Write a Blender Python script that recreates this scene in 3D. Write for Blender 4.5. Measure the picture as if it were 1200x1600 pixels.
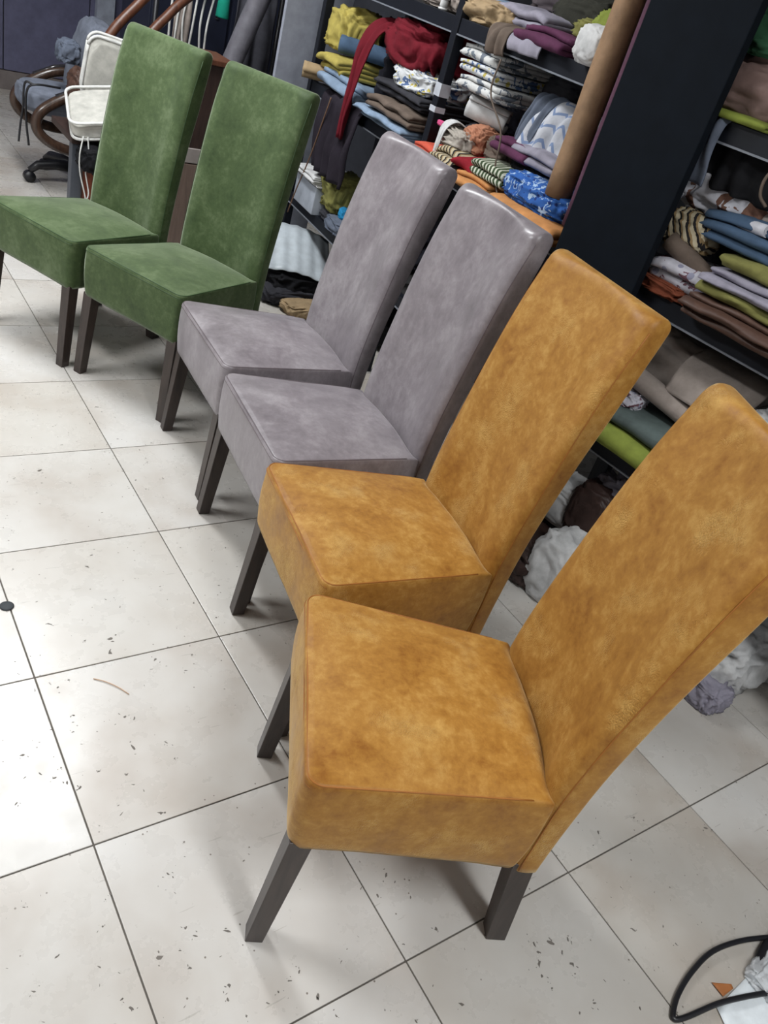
import bpy, bmesh, math, random
from math import sin, cos, pi, radians
from mathutils import Vector, Matrix, noise

for o in list(bpy.data.objects): bpy.data.objects.remove(o)
scn = bpy.context.scene
COL = scn.collection

# ------------------------------------------------------------------ camera
cd = bpy.data.cameras.new('camera'); cam = bpy.data.objects.new('camera', cd); COL.objects.link(cam)
cd.sensor_fit = 'VERTICAL'; cd.sensor_height = 36.0; cd.lens = 1264.44 * 36 / 1600
cd.clip_start = 0.05
right = Vector((0.8135, -0.5200, 0.2605)); down = Vector((-0.1202, -0.5886, -0.7995)); fwd = Vector((0.5690, 0.6190, -0.5413))
M = Matrix.Identity(4)
for i in range(3):
    M[i][0] = right[i]; M[i][1] = -down[i]; M[i][2] = -fwd[i]
M[0][3], M[1][3], M[2][3] = -0.3546, -0.4270, 1.5002
cam.matrix_world = M
scn.camera = cam

# ------------------------------------------------------------------ world, exposure
w = bpy.data.worlds.new('World'); scn.world = w; w.use_nodes = True
w.node_tree.nodes['Background'].inputs[0].default_value = (0.75, 0.82, 0.95, 1)
w.node_tree.nodes['Background'].inputs[1].default_value = 0.25
scn.view_settings.view_transform = 'Standard'; scn.view_settings.look = 'None'
scn.view_settings.gamma = 1; scn.view_settings.use_curve_mapping = False
scn.view_settings.exposure = 0.12

# ------------------------------------------------------------------ ceiling lamps (area light inside each fixture)
CEIL = 2.9
LAMPS = [  # x, y, angle, length, width, watts
    (0.40, 3.05, 0, 1.6, 0.40, 62),
    (-1.45, 2.3, 0, 1.3, 0.34, 72),
    (0.35, -1.25, 0, 1.3, 0.34, 45),
]
for i, (x, y, a, L, W, P) in enumerate(LAMPS):
    ld = bpy.data.lights.new('ceiling_lamp_light', 'AREA'); ld.shape = 'RECTANGLE'
    ld.size = W; ld.size_y = L; ld.energy = P; ld.color = (0.96, 0.985, 1.0)
    lo = bpy.data.objects.new('ceiling_lamp_light', ld); COL.objects.link(lo)
    lo.location = (x, y, CEIL - 0.10); lo.rotation_euler = (0, 0, a)

# ------------------------------------------------------------------ helpers
def tag(o, label=None, cat=None, group=None, kind=None):
    if label: o['label'] = label
    if cat: o['category'] = cat
    if group: o['group'] = group
    if kind: o['kind'] = kind
    return o
def empty(name, loc=(0, 0, 0), rz=0.0):
    o = bpy.data.objects.new(name, None); COL.objects.link(o)
    o.location = loc; o.rotation_euler = (0, 0, rz); o.empty_display_size = 0.05
    return o
def mesh_obj(name, verts, faces, mat, parent=None, smooth=True, loc=None, rot=None):
    me = bpy.data.meshes.new(name); me.from_pydata([tuple(v) for v in verts], [], faces); me.update()
    bm = bmesh.new(); bm.from_mesh(me); bmesh.ops.recalc_face_normals(bm, faces=bm.faces); bm.to_mesh(me); bm.free()
    if smooth: me.polygons.foreach_set('use_smooth', [True] * len(me.polygons))
    if mat: me.materials.append(mat)
    o = bpy.data.objects.new(name, me); COL.objects.link(o)
    if parent: o.parent = parent
    if loc is not None: o.location = loc
    if rot is not None: o.rotation_euler = rot
    return o
class MB:
    """collects vertices and faces of one mesh"""
    def __init__(s): s.v = []; s.f = []
    def add(s, v, f):
        b = len(s.v); s.v += [tuple(q) for q in v]; s.f += [tuple(i + b for i in q) for q in f]; return s
    def box(s, x0, x1, y0, y1, z0, z1, b=0.0):
        if b <= 0:
            v = [(x, y, z) for z in (z0, z1) for x, y in ((x0, y0), (x1, y0), (x1, y1), (x0, y1))]
            return s.add(v, [(3, 2, 1, 0), (4, 5, 6, 7), (0, 1, 5, 4), (1, 2, 6, 5), (2, 3, 7, 6), (3, 0, 4, 7)])
        bm = bmesh.new(); bmesh.ops.create_cube(bm, size=1)
        for q in bm.verts: q.co = Vector(((x0 + x1) / 2 + q.co.x * (x1 - x0), (y0 + y1) / 2 + q.co.y * (y1 - y0), (z0 + z1) / 2 + q.co.z * (z1 - z0)))
        bmesh.ops.bevel(bm, geom=bm.edges[:], offset=b, segments=2, affect='EDGES', profile=0.6)
        bm.verts.index_update()
        s.add([q.co for q in bm.verts], [[q.index for q in f.verts] for f in bm.faces]); bm.free(); return s
    def hexa(s, bot, top):
        return s.add(list(bot) + list(top), [(3, 2, 1, 0), (4, 5, 6, 7), (0, 1, 5, 4), (1, 2, 6, 5), (2, 3, 7, 6), (3, 0, 4, 7)])
    def tube(s, pts, r, n=8, caps=True):
        P = [Vector(p) for p in pts]; rr = r if isinstance(r, (list, tuple)) else [r] * len(P)
        t0 = (P[1] - P[0]).normalized(); u = t0.orthogonal().normalized(); rings = []
        for i, p in enumerate(P):
            t = (P[min(i + 1, len(P) - 1)] - P[max(i - 1, 0)]).normalized()
            u = (u - t * u.dot(t)).normalized(); k = t.cross(u)
            rings.append([p + (u * cos(2 * pi * j / n) + k * sin(2 * pi * j / n)) * rr[i] for j in range(n)])
        v = [q for R in rings for q in R]; f = []
        for i in range(len(P) - 1):
            for j in range(n): f.append((i * n + j, i * n + (j + 1) % n, (i + 1) * n + (j + 1) % n, (i + 1) * n + j))
        if caps: f.append(tuple(range(n))[::-1]); f.append(tuple((len(P) - 1) * n + j for j in range(n)))
        return s.add(v, f)
    def lathe(s, prof, n=20, c=(0, 0, 0)):
        v = [(c[0] + r * cos(2 * pi * j / n), c[1] + r * sin(2 * pi * j / n), c[2] + z) for r, z in prof for j in range(n)]; f = []
        for i in range(len(prof) - 1):
            for j in range(n): f.append((i * n + j, i * n + (j + 1) % n, (i + 1) * n + (j + 1) % n, (i + 1) * n + j))
        f.append(tuple(range(n))[::-1]); f.append(tuple((len(prof) - 1) * n + j for j in range(n)))
        return s.add(v, f)
    def build(s, name, mat, parent=None, smooth=False, loc=None, rot=None):
        return mesh_obj(name, s.v, s.f, mat, parent, smooth, loc, rot)
def spline(pts, n=8):
    P = [Vector(p) for p in pts]; P = [P[0] * 2 - P[1]] + P + [P[-1] * 2 - P[-2]]; out = []
    for i in range(1, len(P) - 2):
        for k in range(n):
            t = k / n; a, b, c, d = P[i - 1], P[i], P[i + 1], P[i + 2]
            out.append(0.5 * ((2 * b) + (c - a) * t + (2 * a - 5 * b + 4 * c - d) * t * t + (3 * b - a - 3 * c + d) * t ** 3))
    out.append(P[-2]); return out
def interp(tab, z):
    if z <= tab[0][0]: return tab[0][1]
    for (a, b), (c, d) in zip(tab, tab[1:]):
        if z <= c:
            t = (z - a) / (c - a); return b + (d - b) * t
    return tab[-1][1]
def srgb(*c):
    return tuple(((v / 255) / 12.92 if v / 255 < 0.04045 else ((v / 255 + 0.055) / 1.055) ** 2.4) for v in c) + (1,)

# ------------------------------------------------------------------ materials
class NT:
    def __init__(s, name):
        s.m = bpy.data.materials.new(name); s.m.use_nodes = True; s.t = s.m.node_tree; s.b = s.t.nodes['Principled BSDF']
    def n(s, typ, **kw):
        o = s.t.nodes.new(typ)
        for k, v in kw.items():
            if k.startswith('i_'):
                key = k[2:]; key = int(key) if key.isdigit() else key.replace('_', ' ')
                o.inputs[key].default_value = v
            else: setattr(o, k, v)
        return o
    def l(s, a, b): s.t.links.new(a, b)
    def ramp(s, stops, fac=None, interp='LINEAR'):
        r = s.n('ShaderNodeValToRGB'); r.color_ramp.interpolation = interp; e = r.color_ramp.elements
        while len(e) < len(stops): e.new(0.5)
        for k, (p, c) in zip(e, stops): k.position = p; k.color = c
        if fac is not None: s.l(fac, r.inputs[0])
        return r
    def coords(s, rnd=0.0, scale=(1, 1, 1)):
        tc = s.n('ShaderNodeTexCoord'); mp = s.n('ShaderNodeMapping'); mp.inputs['Scale'].default_value = scale
        s.l(tc.outputs['Object'], mp.inputs['Vector'])
        if rnd:
            oi = s.n('ShaderNodeObjectInfo'); mu = s.n('ShaderNodeMath', operation='MULTIPLY', i_1=rnd); s.l(oi.outputs['Random'], mu.inputs[0])
            cb = s.n('ShaderNodeCombineXYZ'); 
            for i in range(3): s.l(mu.outputs[0], cb.inputs[i])
            s.l(cb.outputs[0], mp.inputs['Location'])
        return mp.outputs['Vector']
    def noise(s, vec, scale, detail=4, rough=0.5, dist=0.0):
        q = s.n('ShaderNodeTexNoise', i_Scale=scale, i_Detail=detail, i_Roughness=rough, i_Distortion=dist); s.l(vec, q.inputs['Vector']); return q.outputs[0]
    def mix(s, fac, a, b, blend='MIX'):
        q = s.n('ShaderNodeMix', data_type='RGBA', blend_type=blend)
        for key, val in ((0, fac), (6, a), (7, b)):
            if hasattr(val, 'is_output'): s.l(val, q.inputs[key])
            else: q.inputs[key].default_value = val
        return q.outputs[2]
    def math(s, op, a, b=None):
        q = s.n('ShaderNodeMath', operation=op)
        for i, val in enumerate((a, b)):
            if val is None: continue
            if hasattr(val, 'is_output'): s.l(val, q.inputs[i])
            else: q.inputs[i].default_value = val
        return q.outputs[0]
    def bump(s, h, strength, dist=0.002, prev=None):
        q = s.n('ShaderNodeBump', i_Strength=strength, i_Distance=dist); s.l(h, q.inputs['Height'])
        if prev: s.l(prev, q.inputs['Normal'])
        return q.outputs[0]
    def fin(s, col=None, rough=None, nrm=None, **kw):
        for key, val in (('Base Color', col), ('Roughness', rough), ('Normal', nrm)):
            if val is None: continue
            if hasattr(val, 'is_output'): s.l(val, s.b.inputs[key])
            else: s.b.inputs[key].default_value = val
        for k, v in kw.items(): s.b.inputs[k.replace('_', ' ')].default_value = v
        return s.m
MATS = {}
def plain(name, c, rough=0.6, **kw):
    if name in MATS: return MATS[name]
    t = NT(name); v = t.coords(5.0); n = t.noise(v, 14, 5, 0.6)
    d = tuple(k * 0.8 for k in c[:3]) + (1,); e = tuple(min(1, k * 1.12) for k in c[:3]) + (1,)
    col = t.ramp([(0.3, d), (0.7, e)], n).outputs[0]
    MATS[name] = t.fin(col, rough, t.bump(t.noise(v, 120, 3), 0.08, 0.001), **kw); return MATS[name]
def leather(name, dark, mid, light, rough, sheen, tint, grain=0.25, streak=(1, 1, 1), spec=0.35):
    t = NT(name); v = t.coords(7.0, streak)
    big = t.noise(v, 9, 9, 0.66, 0.35); fine = t.noise(v, 60, 6, 0.65, 0.3)
    f = t.math('ADD', t.math('MULTIPLY', big, 0.66), t.math('MULTIPLY', fine, 0.34))
    col = t.ramp([(0.34, dark), (0.5, mid), (0.66, light)], f).outputs[0]
    # crackled grain in patches
    vo = t.n('ShaderNodeTexVoronoi', feature='DISTANCE_TO_EDGE', i_Scale=260); t.l(t.coords(3.0, (1, 1, 0.55)), vo.inputs['Vector'])
    patch = t.ramp([(0.5, (0, 0, 0, 1)), (0.66, (1, 1, 1, 1))], t.noise(v, 9, 4, 0.6)).outputs[0]
    h = t.math('MULTIPLY', t.math('MINIMUM', vo.outputs[0], 0.25), patch)
    n1 = t.bump(t.noise(v, 300, 3, 0.6), 0.10, 0.001)
    n2 = t.bump(h, grain, 0.004, n1)
    n3 = t.bump(t.noise(v, 16, 3, 0.5), 0.12, 0.01, n2)
    rr = t.ramp([(0.35, (rough - 0.1,) * 3 + (1,)), (0.65, (rough + 0.1,) * 3 + (1,))], big).outputs[0]
    m = t.fin(col, rr, n3); t.b.inputs['Sheen Weight'].default_value = sheen; t.b.inputs['Sheen Roughness'].default_value = 0.35
    t.b.inputs['Sheen Tint'].default_value = tint; t.b.inputs['Specular IOR Level'].default_value = spec
    return m
M_OCHRE = leather('ochre_suede', srgb(130, 82, 24), srgb(159, 112, 45), srgb(186, 145, 77), 0.58, 0.4, srgb(255, 235, 185), 0.8)
M_GREY = leather('mauve_grey_leather', srgb(108, 101, 105), srgb(126, 119, 123), srgb(148, 142, 145), 0.38, 0.25, srgb(235, 232, 240), 0.08, (1, 1, 0.7), 0.5)
M_GREEN = leather('green_velvet', srgb(48, 64, 36), srgb(66, 82, 50), srgb(90, 104, 74), 0.7, 0.8, srgb(222, 232, 210), 0.05, spec=0.2)
def seam_mat(name, c): return plain(name, c, 0.6)
SEAM = {'ochre': seam_mat('ochre_seam', srgb(150, 92, 26)), 'grey': seam_mat('grey_seam', srgb(98, 88, 92)), 'green': seam_mat('green_seam', srgb(46, 70, 36))}
def wood(name, a, b, rough=0.42, scale=(14, 14, 1.6)):
    if name in MATS: return MATS[name]
    t = NT(name); v = t.coords(5.0, scale); n = t.noise(v, 4, 6, 0.6, 0.8)
    MATS[name] = t.fin(t.ramp([(0.3, a), (0.7, b)], n).outputs[0], rough, t.bump(n, 0.15, 0.002)); return MATS[name]
M_LEG = wood('dark_stained_wood', srgb(38, 30, 27), srgb(62, 51, 46), 0.4)
M_BLACKMETAL = plain('black_powder_coat', srgb(18, 21, 29), 0.5, Specular_IOR_Level=0.3)
M_DECK = plain('shelf_board_dark', srgb(40, 38, 38), 0.8)

def cloth(name, c, c2=None, pattern=None, scale=1.0, rough=0.88, rot=0.0, c3=None):
    if name in MATS: return MATS[name]
    dim = lambda q: tuple(k * 0.78 for k in q[:3]) + (1,)  # cloth colours lowered to stand in for the dim light on the racks
    c = dim(c); c2 = dim(c2) if c2 else None; c3 = dim(c3) if c3 else None
    t = NT(name); v = t.coords(3.0 if pattern is None else 0.0)
    n = t.noise(v, 20, 4, 0.6)
    base = t.ramp([(0.25, tuple(k * 0.72 for k in c[:3]) + (1,)), (0.75, tuple(min(1, k * 1.15) for k in c[:3]) + (1,))], n).outputs[0]
    col = base
    if pattern:
        mp = t.n('ShaderNodeMapping'); mp.inputs['Rotation'].default_value = (rot, 0, rot); t.l(v, mp.inputs['Vector']); pv = mp.outputs[0]
        sp = t.n('ShaderNodeSeparateXYZ'); t.l(pv, sp.inputs[0])
        if pattern == 'stripe':
            k = t.math('FRACT', t.math('MULTIPLY', t.math('ADD', sp.outputs[0], t.math('MULTIPLY', sp.outputs[2], 0.7)), scale))
            st = [(0.0, (0, 0, 0, 1)), (0.45, (1, 1, 1, 1))]
            f = t.ramp(st, k, 'CONSTANT').outputs[0]; col = t.mix(f, base, c2)
            if c3:
                k3 = t.ramp([(0.0, (0, 0, 0, 1)), (0.75, (1, 1, 1, 1))], k, 'CONSTANT').outputs[0]; col = t.mix(k3, col, c3)
        elif pattern == 'chevron':
            z = t.math('PINGPONG', t.math('MULTIPLY', sp.outputs[0], scale), 0.5)
            k = t.math('FRACT', t.math('SUBTRACT', t.math('MULTIPLY', t.math('ADD', sp.outputs[2], sp.outputs[1]), scale * 0.8), z))
            f = t.ramp([(0.0, (0, 0, 0, 1)), (0.78, (1, 1, 1, 1))], k, 'CONSTANT').outputs[0]; col = t.mix(f, base, c2)
        else:   # floral blots
            vo = t.n('ShaderNodeTexVoronoi', i_Scale=scale); t.l(v, vo.inputs['Vector'])
            k = t.noise(v, scale * 0.9, 2, 0.5, 1.2)
            f = t.ramp([(0.0, (0, 0, 0, 1)), (0.58, (1, 1, 1, 1))], k, 'CONSTANT').outputs[0]; col = t.mix(f, base, c2)
            if c3:
                f3 = t.ramp([(0.0, (1, 1, 1, 1)), (0.26, (0, 0, 0, 1))], vo.outputs[0], 'CONSTANT').outputs[0]; col = t.mix(f3, col, c3)
    weave = t.noise(v, 420, 2, 0.5); cr = t.noise(v, 30, 4, 0.6, 0.6)
    nr = t.bump(cr, 0.25, 0.008, t.bump(weave, 0.12, 0.001))
    m = t.fin(col, rough, nr); t.b.inputs['Specular IOR Level'].default_value = 0.25
    MATS[name] = m; return m

# ------------------------------------------------------------------ setting
T = 0.45
def tile_material():
    t = NT('glazed_floor_tile'); tc = t.n('ShaderNodeTexCoord'); geo = t.n('ShaderNodeNewGeometry'); v = geo.outputs['Position']
    oi = t.n('ShaderNodeObjectInfo')
    add = t.n('ShaderNodeVectorMath', operation='ADD'); cb = t.n('ShaderNodeCombineXYZ'); mu = t.math('MULTIPLY', oi.outputs['Random'], 9.0)
    t.l(mu, cb.inputs[0]); t.l(mu, cb.inputs[2]); t.l(v, add.inputs[0]); t.l(cb.outputs[0], add.inputs[1]); v2 = add.outputs[0]
    cl = t.noise(v2, 3.4, 4, 0.5, 0.2)
    col = t.ramp([(0.3, srgb(176, 168, 160)), (0.5, srgb(193, 189, 184)), (0.72, srgb(202, 200, 197))], cl).outputs[0]
    tint = t.ramp([(0.0, srgb(248, 246, 242)), (1.0, srgb(255, 255, 255))], oi.outputs['Random']).outputs[0]
    col = t.mix(1.0, col, tint, 'MULTIPLY')
    # fine scuffs: short dark strokes and specks worn into the glaze
    sp = t.n('ShaderNodeTexVoronoi', i_Scale=38); t.l(v2, sp.inputs['Vector'])
    msk = t.noise(v2, 7, 3, 0.6)
    spk = t.math('MULTIPLY', t.math('LESS_THAN', sp.outputs[0], 0.075), t.math('GREATER_THAN', msk, 0.52))
    col = t.mix(spk, col, srgb(120, 112, 104))
    mp = t.n('ShaderNodeMapping'); mp.inputs['Scale'].default_value = (5, 60, 1); mp.inputs['Rotation'].default_value = (0, 0, 0.9); t.l(v2, mp.inputs['Vector'])
    sc = t.noise(mp.outputs[0], 2.0, 2, 0.4); scr = t.math('MULTIPLY', t.math('GREATER_THAN', sc, 0.74), 0.5)
    col = t.mix(scr, col, srgb(150, 145, 138))
    rr = t.ramp([(0.3, (0.22,) * 3 + (1,)), (0.7, (0.36,) * 3 + (1,))], t.noise(v2, 11, 5, 0.65)).outputs[0]
    nr = t.bump(t.noise(v2, 9, 3), 0.05, 0.01)
    m = t.fin(col, rr, nr); t.b.inputs['Specular IOR Level'].default_value = 0.6
    return m
M_TILE = tile_material()
M_GROUT = plain('dark_grout', srgb(92, 86, 80), 0.9)
X0, X1, Y0, Y1 = -3.15, 2.7, -2.7, 6.75
floor = MB().box(X0, X1, Y0, Y1, -0.12, -0.0025).build('floor', M_GROUT); tag(floor, kind='structure')
tb = MB().box(-T / 2 + 0.0016, T / 2 - 0.0016, -T / 2 + 0.0016, T / 2 - 0.0016, -0.010, 0.0, 0.0011)
tile0 = tb.build('tile', M_TILE, floor)
first = True
for ix in range(-7, 6):
    for iy in range(-6, 15):
        t_ = tile0 if first else tile0.copy()
        if not first: COL.objects.link(t_)
        first = False
        t_.location = ((ix + 0.5) * T, (iy + 0.5) * T, 0)
M_WALLW = plain('painted_plaster_pale', srgb(205, 206, 208), 0.8)
M_WALLD = plain('shade_dark_wall', srgb(52, 54, 62), 0.75)  # wall tone kept dark to stand in for shade behind the racks
M_NAVY = plain('navy_metal_sheet', srgb(92, 92, 116), 0.4)
M_CEIL = plain('ceiling_white', srgb(225, 225, 222), 0.9)
def struct(name, mat, *b):
    o = MB().box(*b).build(name, mat); tag(o, kind='structure'); return o
struct('wall_left', M_WALLW, X0 - 0.1, X0, Y0, Y1, 0, CEIL)
struct('wall_front', M_WALLW, X0, X1, Y0 - 0.1, Y0, 0, CEIL)
struct('wall_right', M_WALLD, X1, X1 + 0.1, Y0, Y1, 0, CEIL)
wb_ = struct('wall_back', M_WALLD, X0, X1, Y1, Y1 + 0.1, 0, CEIL)
for k in range(9):
    x = X0 + 0.12 + k * 0.6
    MB().box(x, x + 0.592, Y1 - 0.025, Y1 - 0.001, 0.135, 2.6, 0.004).build('panel', M_NAVY, wb_)
struct('ceiling', M_CEIL, X0, X1, Y0, Y1, CEIL, CEIL + 0.1)
bb = struct('baseboard_back', plain('baseboard_grey_brown', srgb(112, 104, 102), 0.5), X0, X1, Y1 - 0.03, Y1 - 0.0005, 0.0, 0.13)
struct('trim_1', plain('pale_pilaster', srgb(150, 156, 170), 0.6), 1.80, 1.93, Y1 - 0.09, Y1 - 0.031, 0.0, 2.6)

# ceiling lamps: housings with diffuser
M_HOUS = plain('white_lamp_housing', srgb(235, 235, 232), 0.5)
te = NT('lamp_diffuser'); te.b.inputs['Emission Color'].default_value = (0.96, 0.985, 1, 1); te.b.inputs['Emission Strength'].default_value = 6.0
M_DIFF = te.fin((0.9, 0.9, 0.9, 1), 0.5)
LN = ['white ceiling lamp above the green chairs', 'white ceiling lamp over the bare floor left of the chairs', 'white ceiling lamp over the near end of the room']
for (x, y, a, L, W, P), lb in zip(LAMPS, LN):
    r = tag(empty('ceiling_lamp', (x, y, CEIL)), lb, 'lamp', 'ceiling lamps')
    MB().box(-W / 2 - 0.03, W / 2 + 0.03, -L / 2 - 0.03, L / 2 + 0.03, -0.07, -0.001, 0.006).build('housing', M_HOUS, r)
    MB().box(-W / 2, W / 2, -L / 2, L / 2, -0.085, -0.0705, 0.004).build('diffuser', M_DIFF, r)

# ------------------------------------------------------------------ dining chairs
WF, WB_, HS, HSB, HB = 0.4543, 0.3859, 0.4725, 0.4500, 1.0885
def rquad(c, rad, ne=12, na=7):
    """rounded convex quad, corners c (ccw), radii rad, returns list of 2d points"""
    out = []; n = len(c)
    for i in range(n):
        p = Vector(c[i]); a = Vector(c[i - 1]); b = Vector(c[(i + 1) % n])
        da = (a - p).normalized(); db = (b - p).normalized(); r = rad[i]
        ang = da.angle(db); tl = r / math.tan(ang / 2)
        s0 = p + da * tl; s1 = p + db * tl; ctr = p + (da + db).normalized() * (r / sin(ang / 2))
        v0 = s0 - ctr; v1 = s1 - ctr; th = v0.angle(v1)
        for k in range(na + 1):
            t = k / na; q = (v0 * sin((1 - t) * th) + v1 * sin(t * th)) / sin(th); out.append(ctr + q)
        nb = Vector(c[(i + 1) % n]); dn = (p - nb).normalized()
        nc = Vector(c[(i + 2) % n]); dn2 = (nc - nb).normalized()
        tl2 = rad[(i + 1) % n] / math.tan(dn.angle(dn2) / 2); e1 = nb + dn * tl2
        for k in range(1, ne): out.append(s1.lerp(e1, k / ne))
    return out
def loft(rings, cap_top=True, cap_bot=True):
    n = len(rings[0]); v = [p for r in rings for p in r]; f = []
    for i in range(len(rings) - 1):
        for j in range(n): f.append((i * n + j, i * n + (j + 1) % n, (i + 1) * n + (j + 1) % n, (i + 1) * n + j))
    if cap_top: f.append(tuple((len(rings) - 1) * n + j for j in range(n)))
    if cap_bot: f.append(tuple(range(n))[::-1])
    return v, f
SD = 0.436
def half_w(x): return (WF + (WB_ - WF) * x / 0.434) / 2
def seat_top(x): return HS + (HSB - HS) * x / 0.434
def seat_bot(x): return 0.300 - 0.056 * max(0, min(1, x / 0.44)) ** 1.5
def seat_ring(ins, rf=0.027):
    h0, h1 = half_w(0) - ins, half_w(SD) - ins
    r = max(0.004, rf - ins * 0.3)
    q = rquad([(ins, -h0), (SD - ins, -h1), (SD - ins, h1), (ins, h0)], [r, 0.008, 0.008, r])
    for p in q:
        k = max(0.0, min(1.0, (p.x - 0.30) / 0.13)); p.x += 0.021 * k * k * max(0.0, 1 - (p.y / h1) ** 2)
    return q
def build_seat(mat, seed):
    rings = []
    def lvl(pts, fz): rings.append([(p.x, p.y, fz(p)) for p in pts])
    for k, s in enumerate((0.1, 0.4, 0.7, 0.9)):
        pts = [Vector((0.225 + (p.x - 0.225) * s, p.y * s)) for p in seat_ring(0.012)]
        lvl(pts, lambda p: seat_bot(p.x) + 0.012)
    lvl(seat_ring(0.014), lambda p: seat_bot(p.x) + 0.006)
    lvl(seat_ring(0.006), lambda p: seat_bot(p.x) + 0.0)
    for t in (0.06, 0.16, 0.3, 0.45, 0.6, 0.75, 0.88, 0.96):
        bul = -0.004 * sin(pi * t)
        lvl(seat_ring(0.004 * (1 - t) + bul), lambda p: seat_bot(p.x) + (seat_top(p.x) - 0.008 - seat_bot(p.x)) * t)
    R = 0.009
    for k in range(5):
        a = (k + 1) / 5 * pi / 2
        lvl(seat_ring(R * (1 - cos(a)) - 0.0), lambda p: seat_top(p.x) - R + R * sin(a))
    base = seat_ring(R)
    for s in (0.985, 0.965, 0.94, 0.91, 0.87, 0.79, 0.69, 0.58, 0.46, 0.34, 0.22, 0.1, 0.03):
        pts = [Vector((0.225 + (p.x - 0.225) * s, p.y * s)) for p in base]
        def fz(p, s=s):
            u = min(1, abs(p.y) / (half_w(p.x) - 0.009)); q = min(1, abs(p.x - 0.225) / 0.22)
            return seat_top(p.x) + 0.021 * (1 - u ** 2.4) * (1 - q ** 2.6)
        lvl(pts, fz)
    v, f = loft(rings)
    v = [Vector(p) for p in v]
    for p in v:
        if p.z > seat_top(p.x) - 0.03:
            d = 0.436 + 0.021 * max(0.0, 1 - (p.y / half_w(SD)) ** 2) - p.x
            if d < 0.04: p.z -= 0.034 * (1 - max(0, d) / 0.04) ** 2 * max(0.0, 1 - (abs(p.y) / half_w(SD)) ** 6)
    for i, p in enumerate(v):
        d = noise.noise((p.x * 9 + seed, p.y * 9, p.z * 9)) * 0.0022 + noise.noise((p.x * 22 + seed, p.y * 22, p.z * 22)) * 0.0008
        c = (p - Vector((0.225, 0, 0.36))).normalized(); v[i] = p + c * d
    return v, f
FRONT = [(0.24, 0.426), (0.40, 0.427), (0.46, 0.428), (0.58, 0.442), (0.71, 0.463), (0.83, 0.484), (0.94, 0.507), (1.02, 0.530), (1.0885, 0.553)]
REAR = [(0.24, 0.4785), (0.41, 0.487), (0.52, 0.499), (0.64, 0.518), (0.75, 0.540), (0.91, 0.577), (1.0885, 0.617)]
def smooth_tab(tab, z): return sum(interp(tab, z + d) for d in (-0.05, -0.025, 0, 0.025, 0.05)) / 5
BW = WB_ / 2
def back_section(z, fx0, fx1, hw):
    """closed section (x,y) at height z: rolled front edges, dished front, rounded rear corners"""
    out = []; roll = 0.050; dep = min(0.014, (fx1 - fx0) * 0.42)
    N = 30
    for k in range(N + 1):                      # front, from -y to +y
        u = -1 + 2 * k / N; s = math.copysign(abs(u) ** 0.8, u); y = s * hw
        x = fx0 + 0.021 * max(0.0, 1 - (abs(y) / max(hw - roll, 0.01)) ** 2) * min(1, (fx1 - fx0) / 0.05)
        e = (abs(y) - (hw - roll)) / roll
        if e > 0: x = fx0 + dep * (1 - math.sqrt(max(0, 1 - e ** 2.4)))
        out.append((x, y))
    for k in range(1, 5): out.append((fx0 + dep + (fx1 - 0.010 - fx0 - dep) * k / 4, hw + 0.0015 * sin(pi * k / 4)))
    for k in range(1, 5): a = k / 4 * pi / 2; out.append((fx1 - 0.010 + 0.010 * sin(a), hw - 0.010 + 0.010 * cos(a)))
    for k in range(1, 12): out.append((fx1, (hw - 0.010) * (1 - 2 * k / 12)))
    for k in range(0, 4): a = k / 4 * pi / 2; out.append((fx1 - 0.010 + 0.010 * cos(a), -(hw - 0.010) - 0.010 * sin(a)))
    for k in range(0, 4): out.append((fx1 - 0.010 + (fx0 + dep - fx1 + 0.010) * k / 4, -hw - 0.0015 * sin(pi * k / 4)))
    return out
def build_back(seed):
    zs = [0.2435, 0.246, 0.26, 0.30, 0.35, 0.40] + [0.44 + 0.035 * k for k in range(18)]
    zs = [z for z in zs if z < HB - 0.034]; R = 0.026
    rings = []
    for i, z in enumerate(zs):
        a, b = smooth_tab(FRONT, z), smooth_tab(REAR, z); k = 0.004 if i == 0 else 0
        rings.append([(x, y, z) for x, y in back_section(z, a + k, b - k, BW - k)])
    for k in range(9):
        an = k / 8 * pi / 2 * 0.985; z = HB - R + R * sin(an); ins = R * (1 - cos(an))
        a, b = smooth_tab(FRONT, z), smooth_tab(REAR, z); mid = (a + b) / 2; ht = (b - a) / 2
        sc = max(0.02, (ht - ins * 0.98) / ht); wy = BW - min(ins, 0.024) * 0.38
        rings.append([(mid + (x - mid) * sc, y, z) for x, y in back_section(z, a, b, wy)])
    v, f = loft(rings); v = [Vector(p) for p in v]
    for i, p in enumerate(v):
        v[i].x += noise.noise((p.x * 7 + seed, p.y * 8, p.z * 7)) * 0.002
    return v, f
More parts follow.
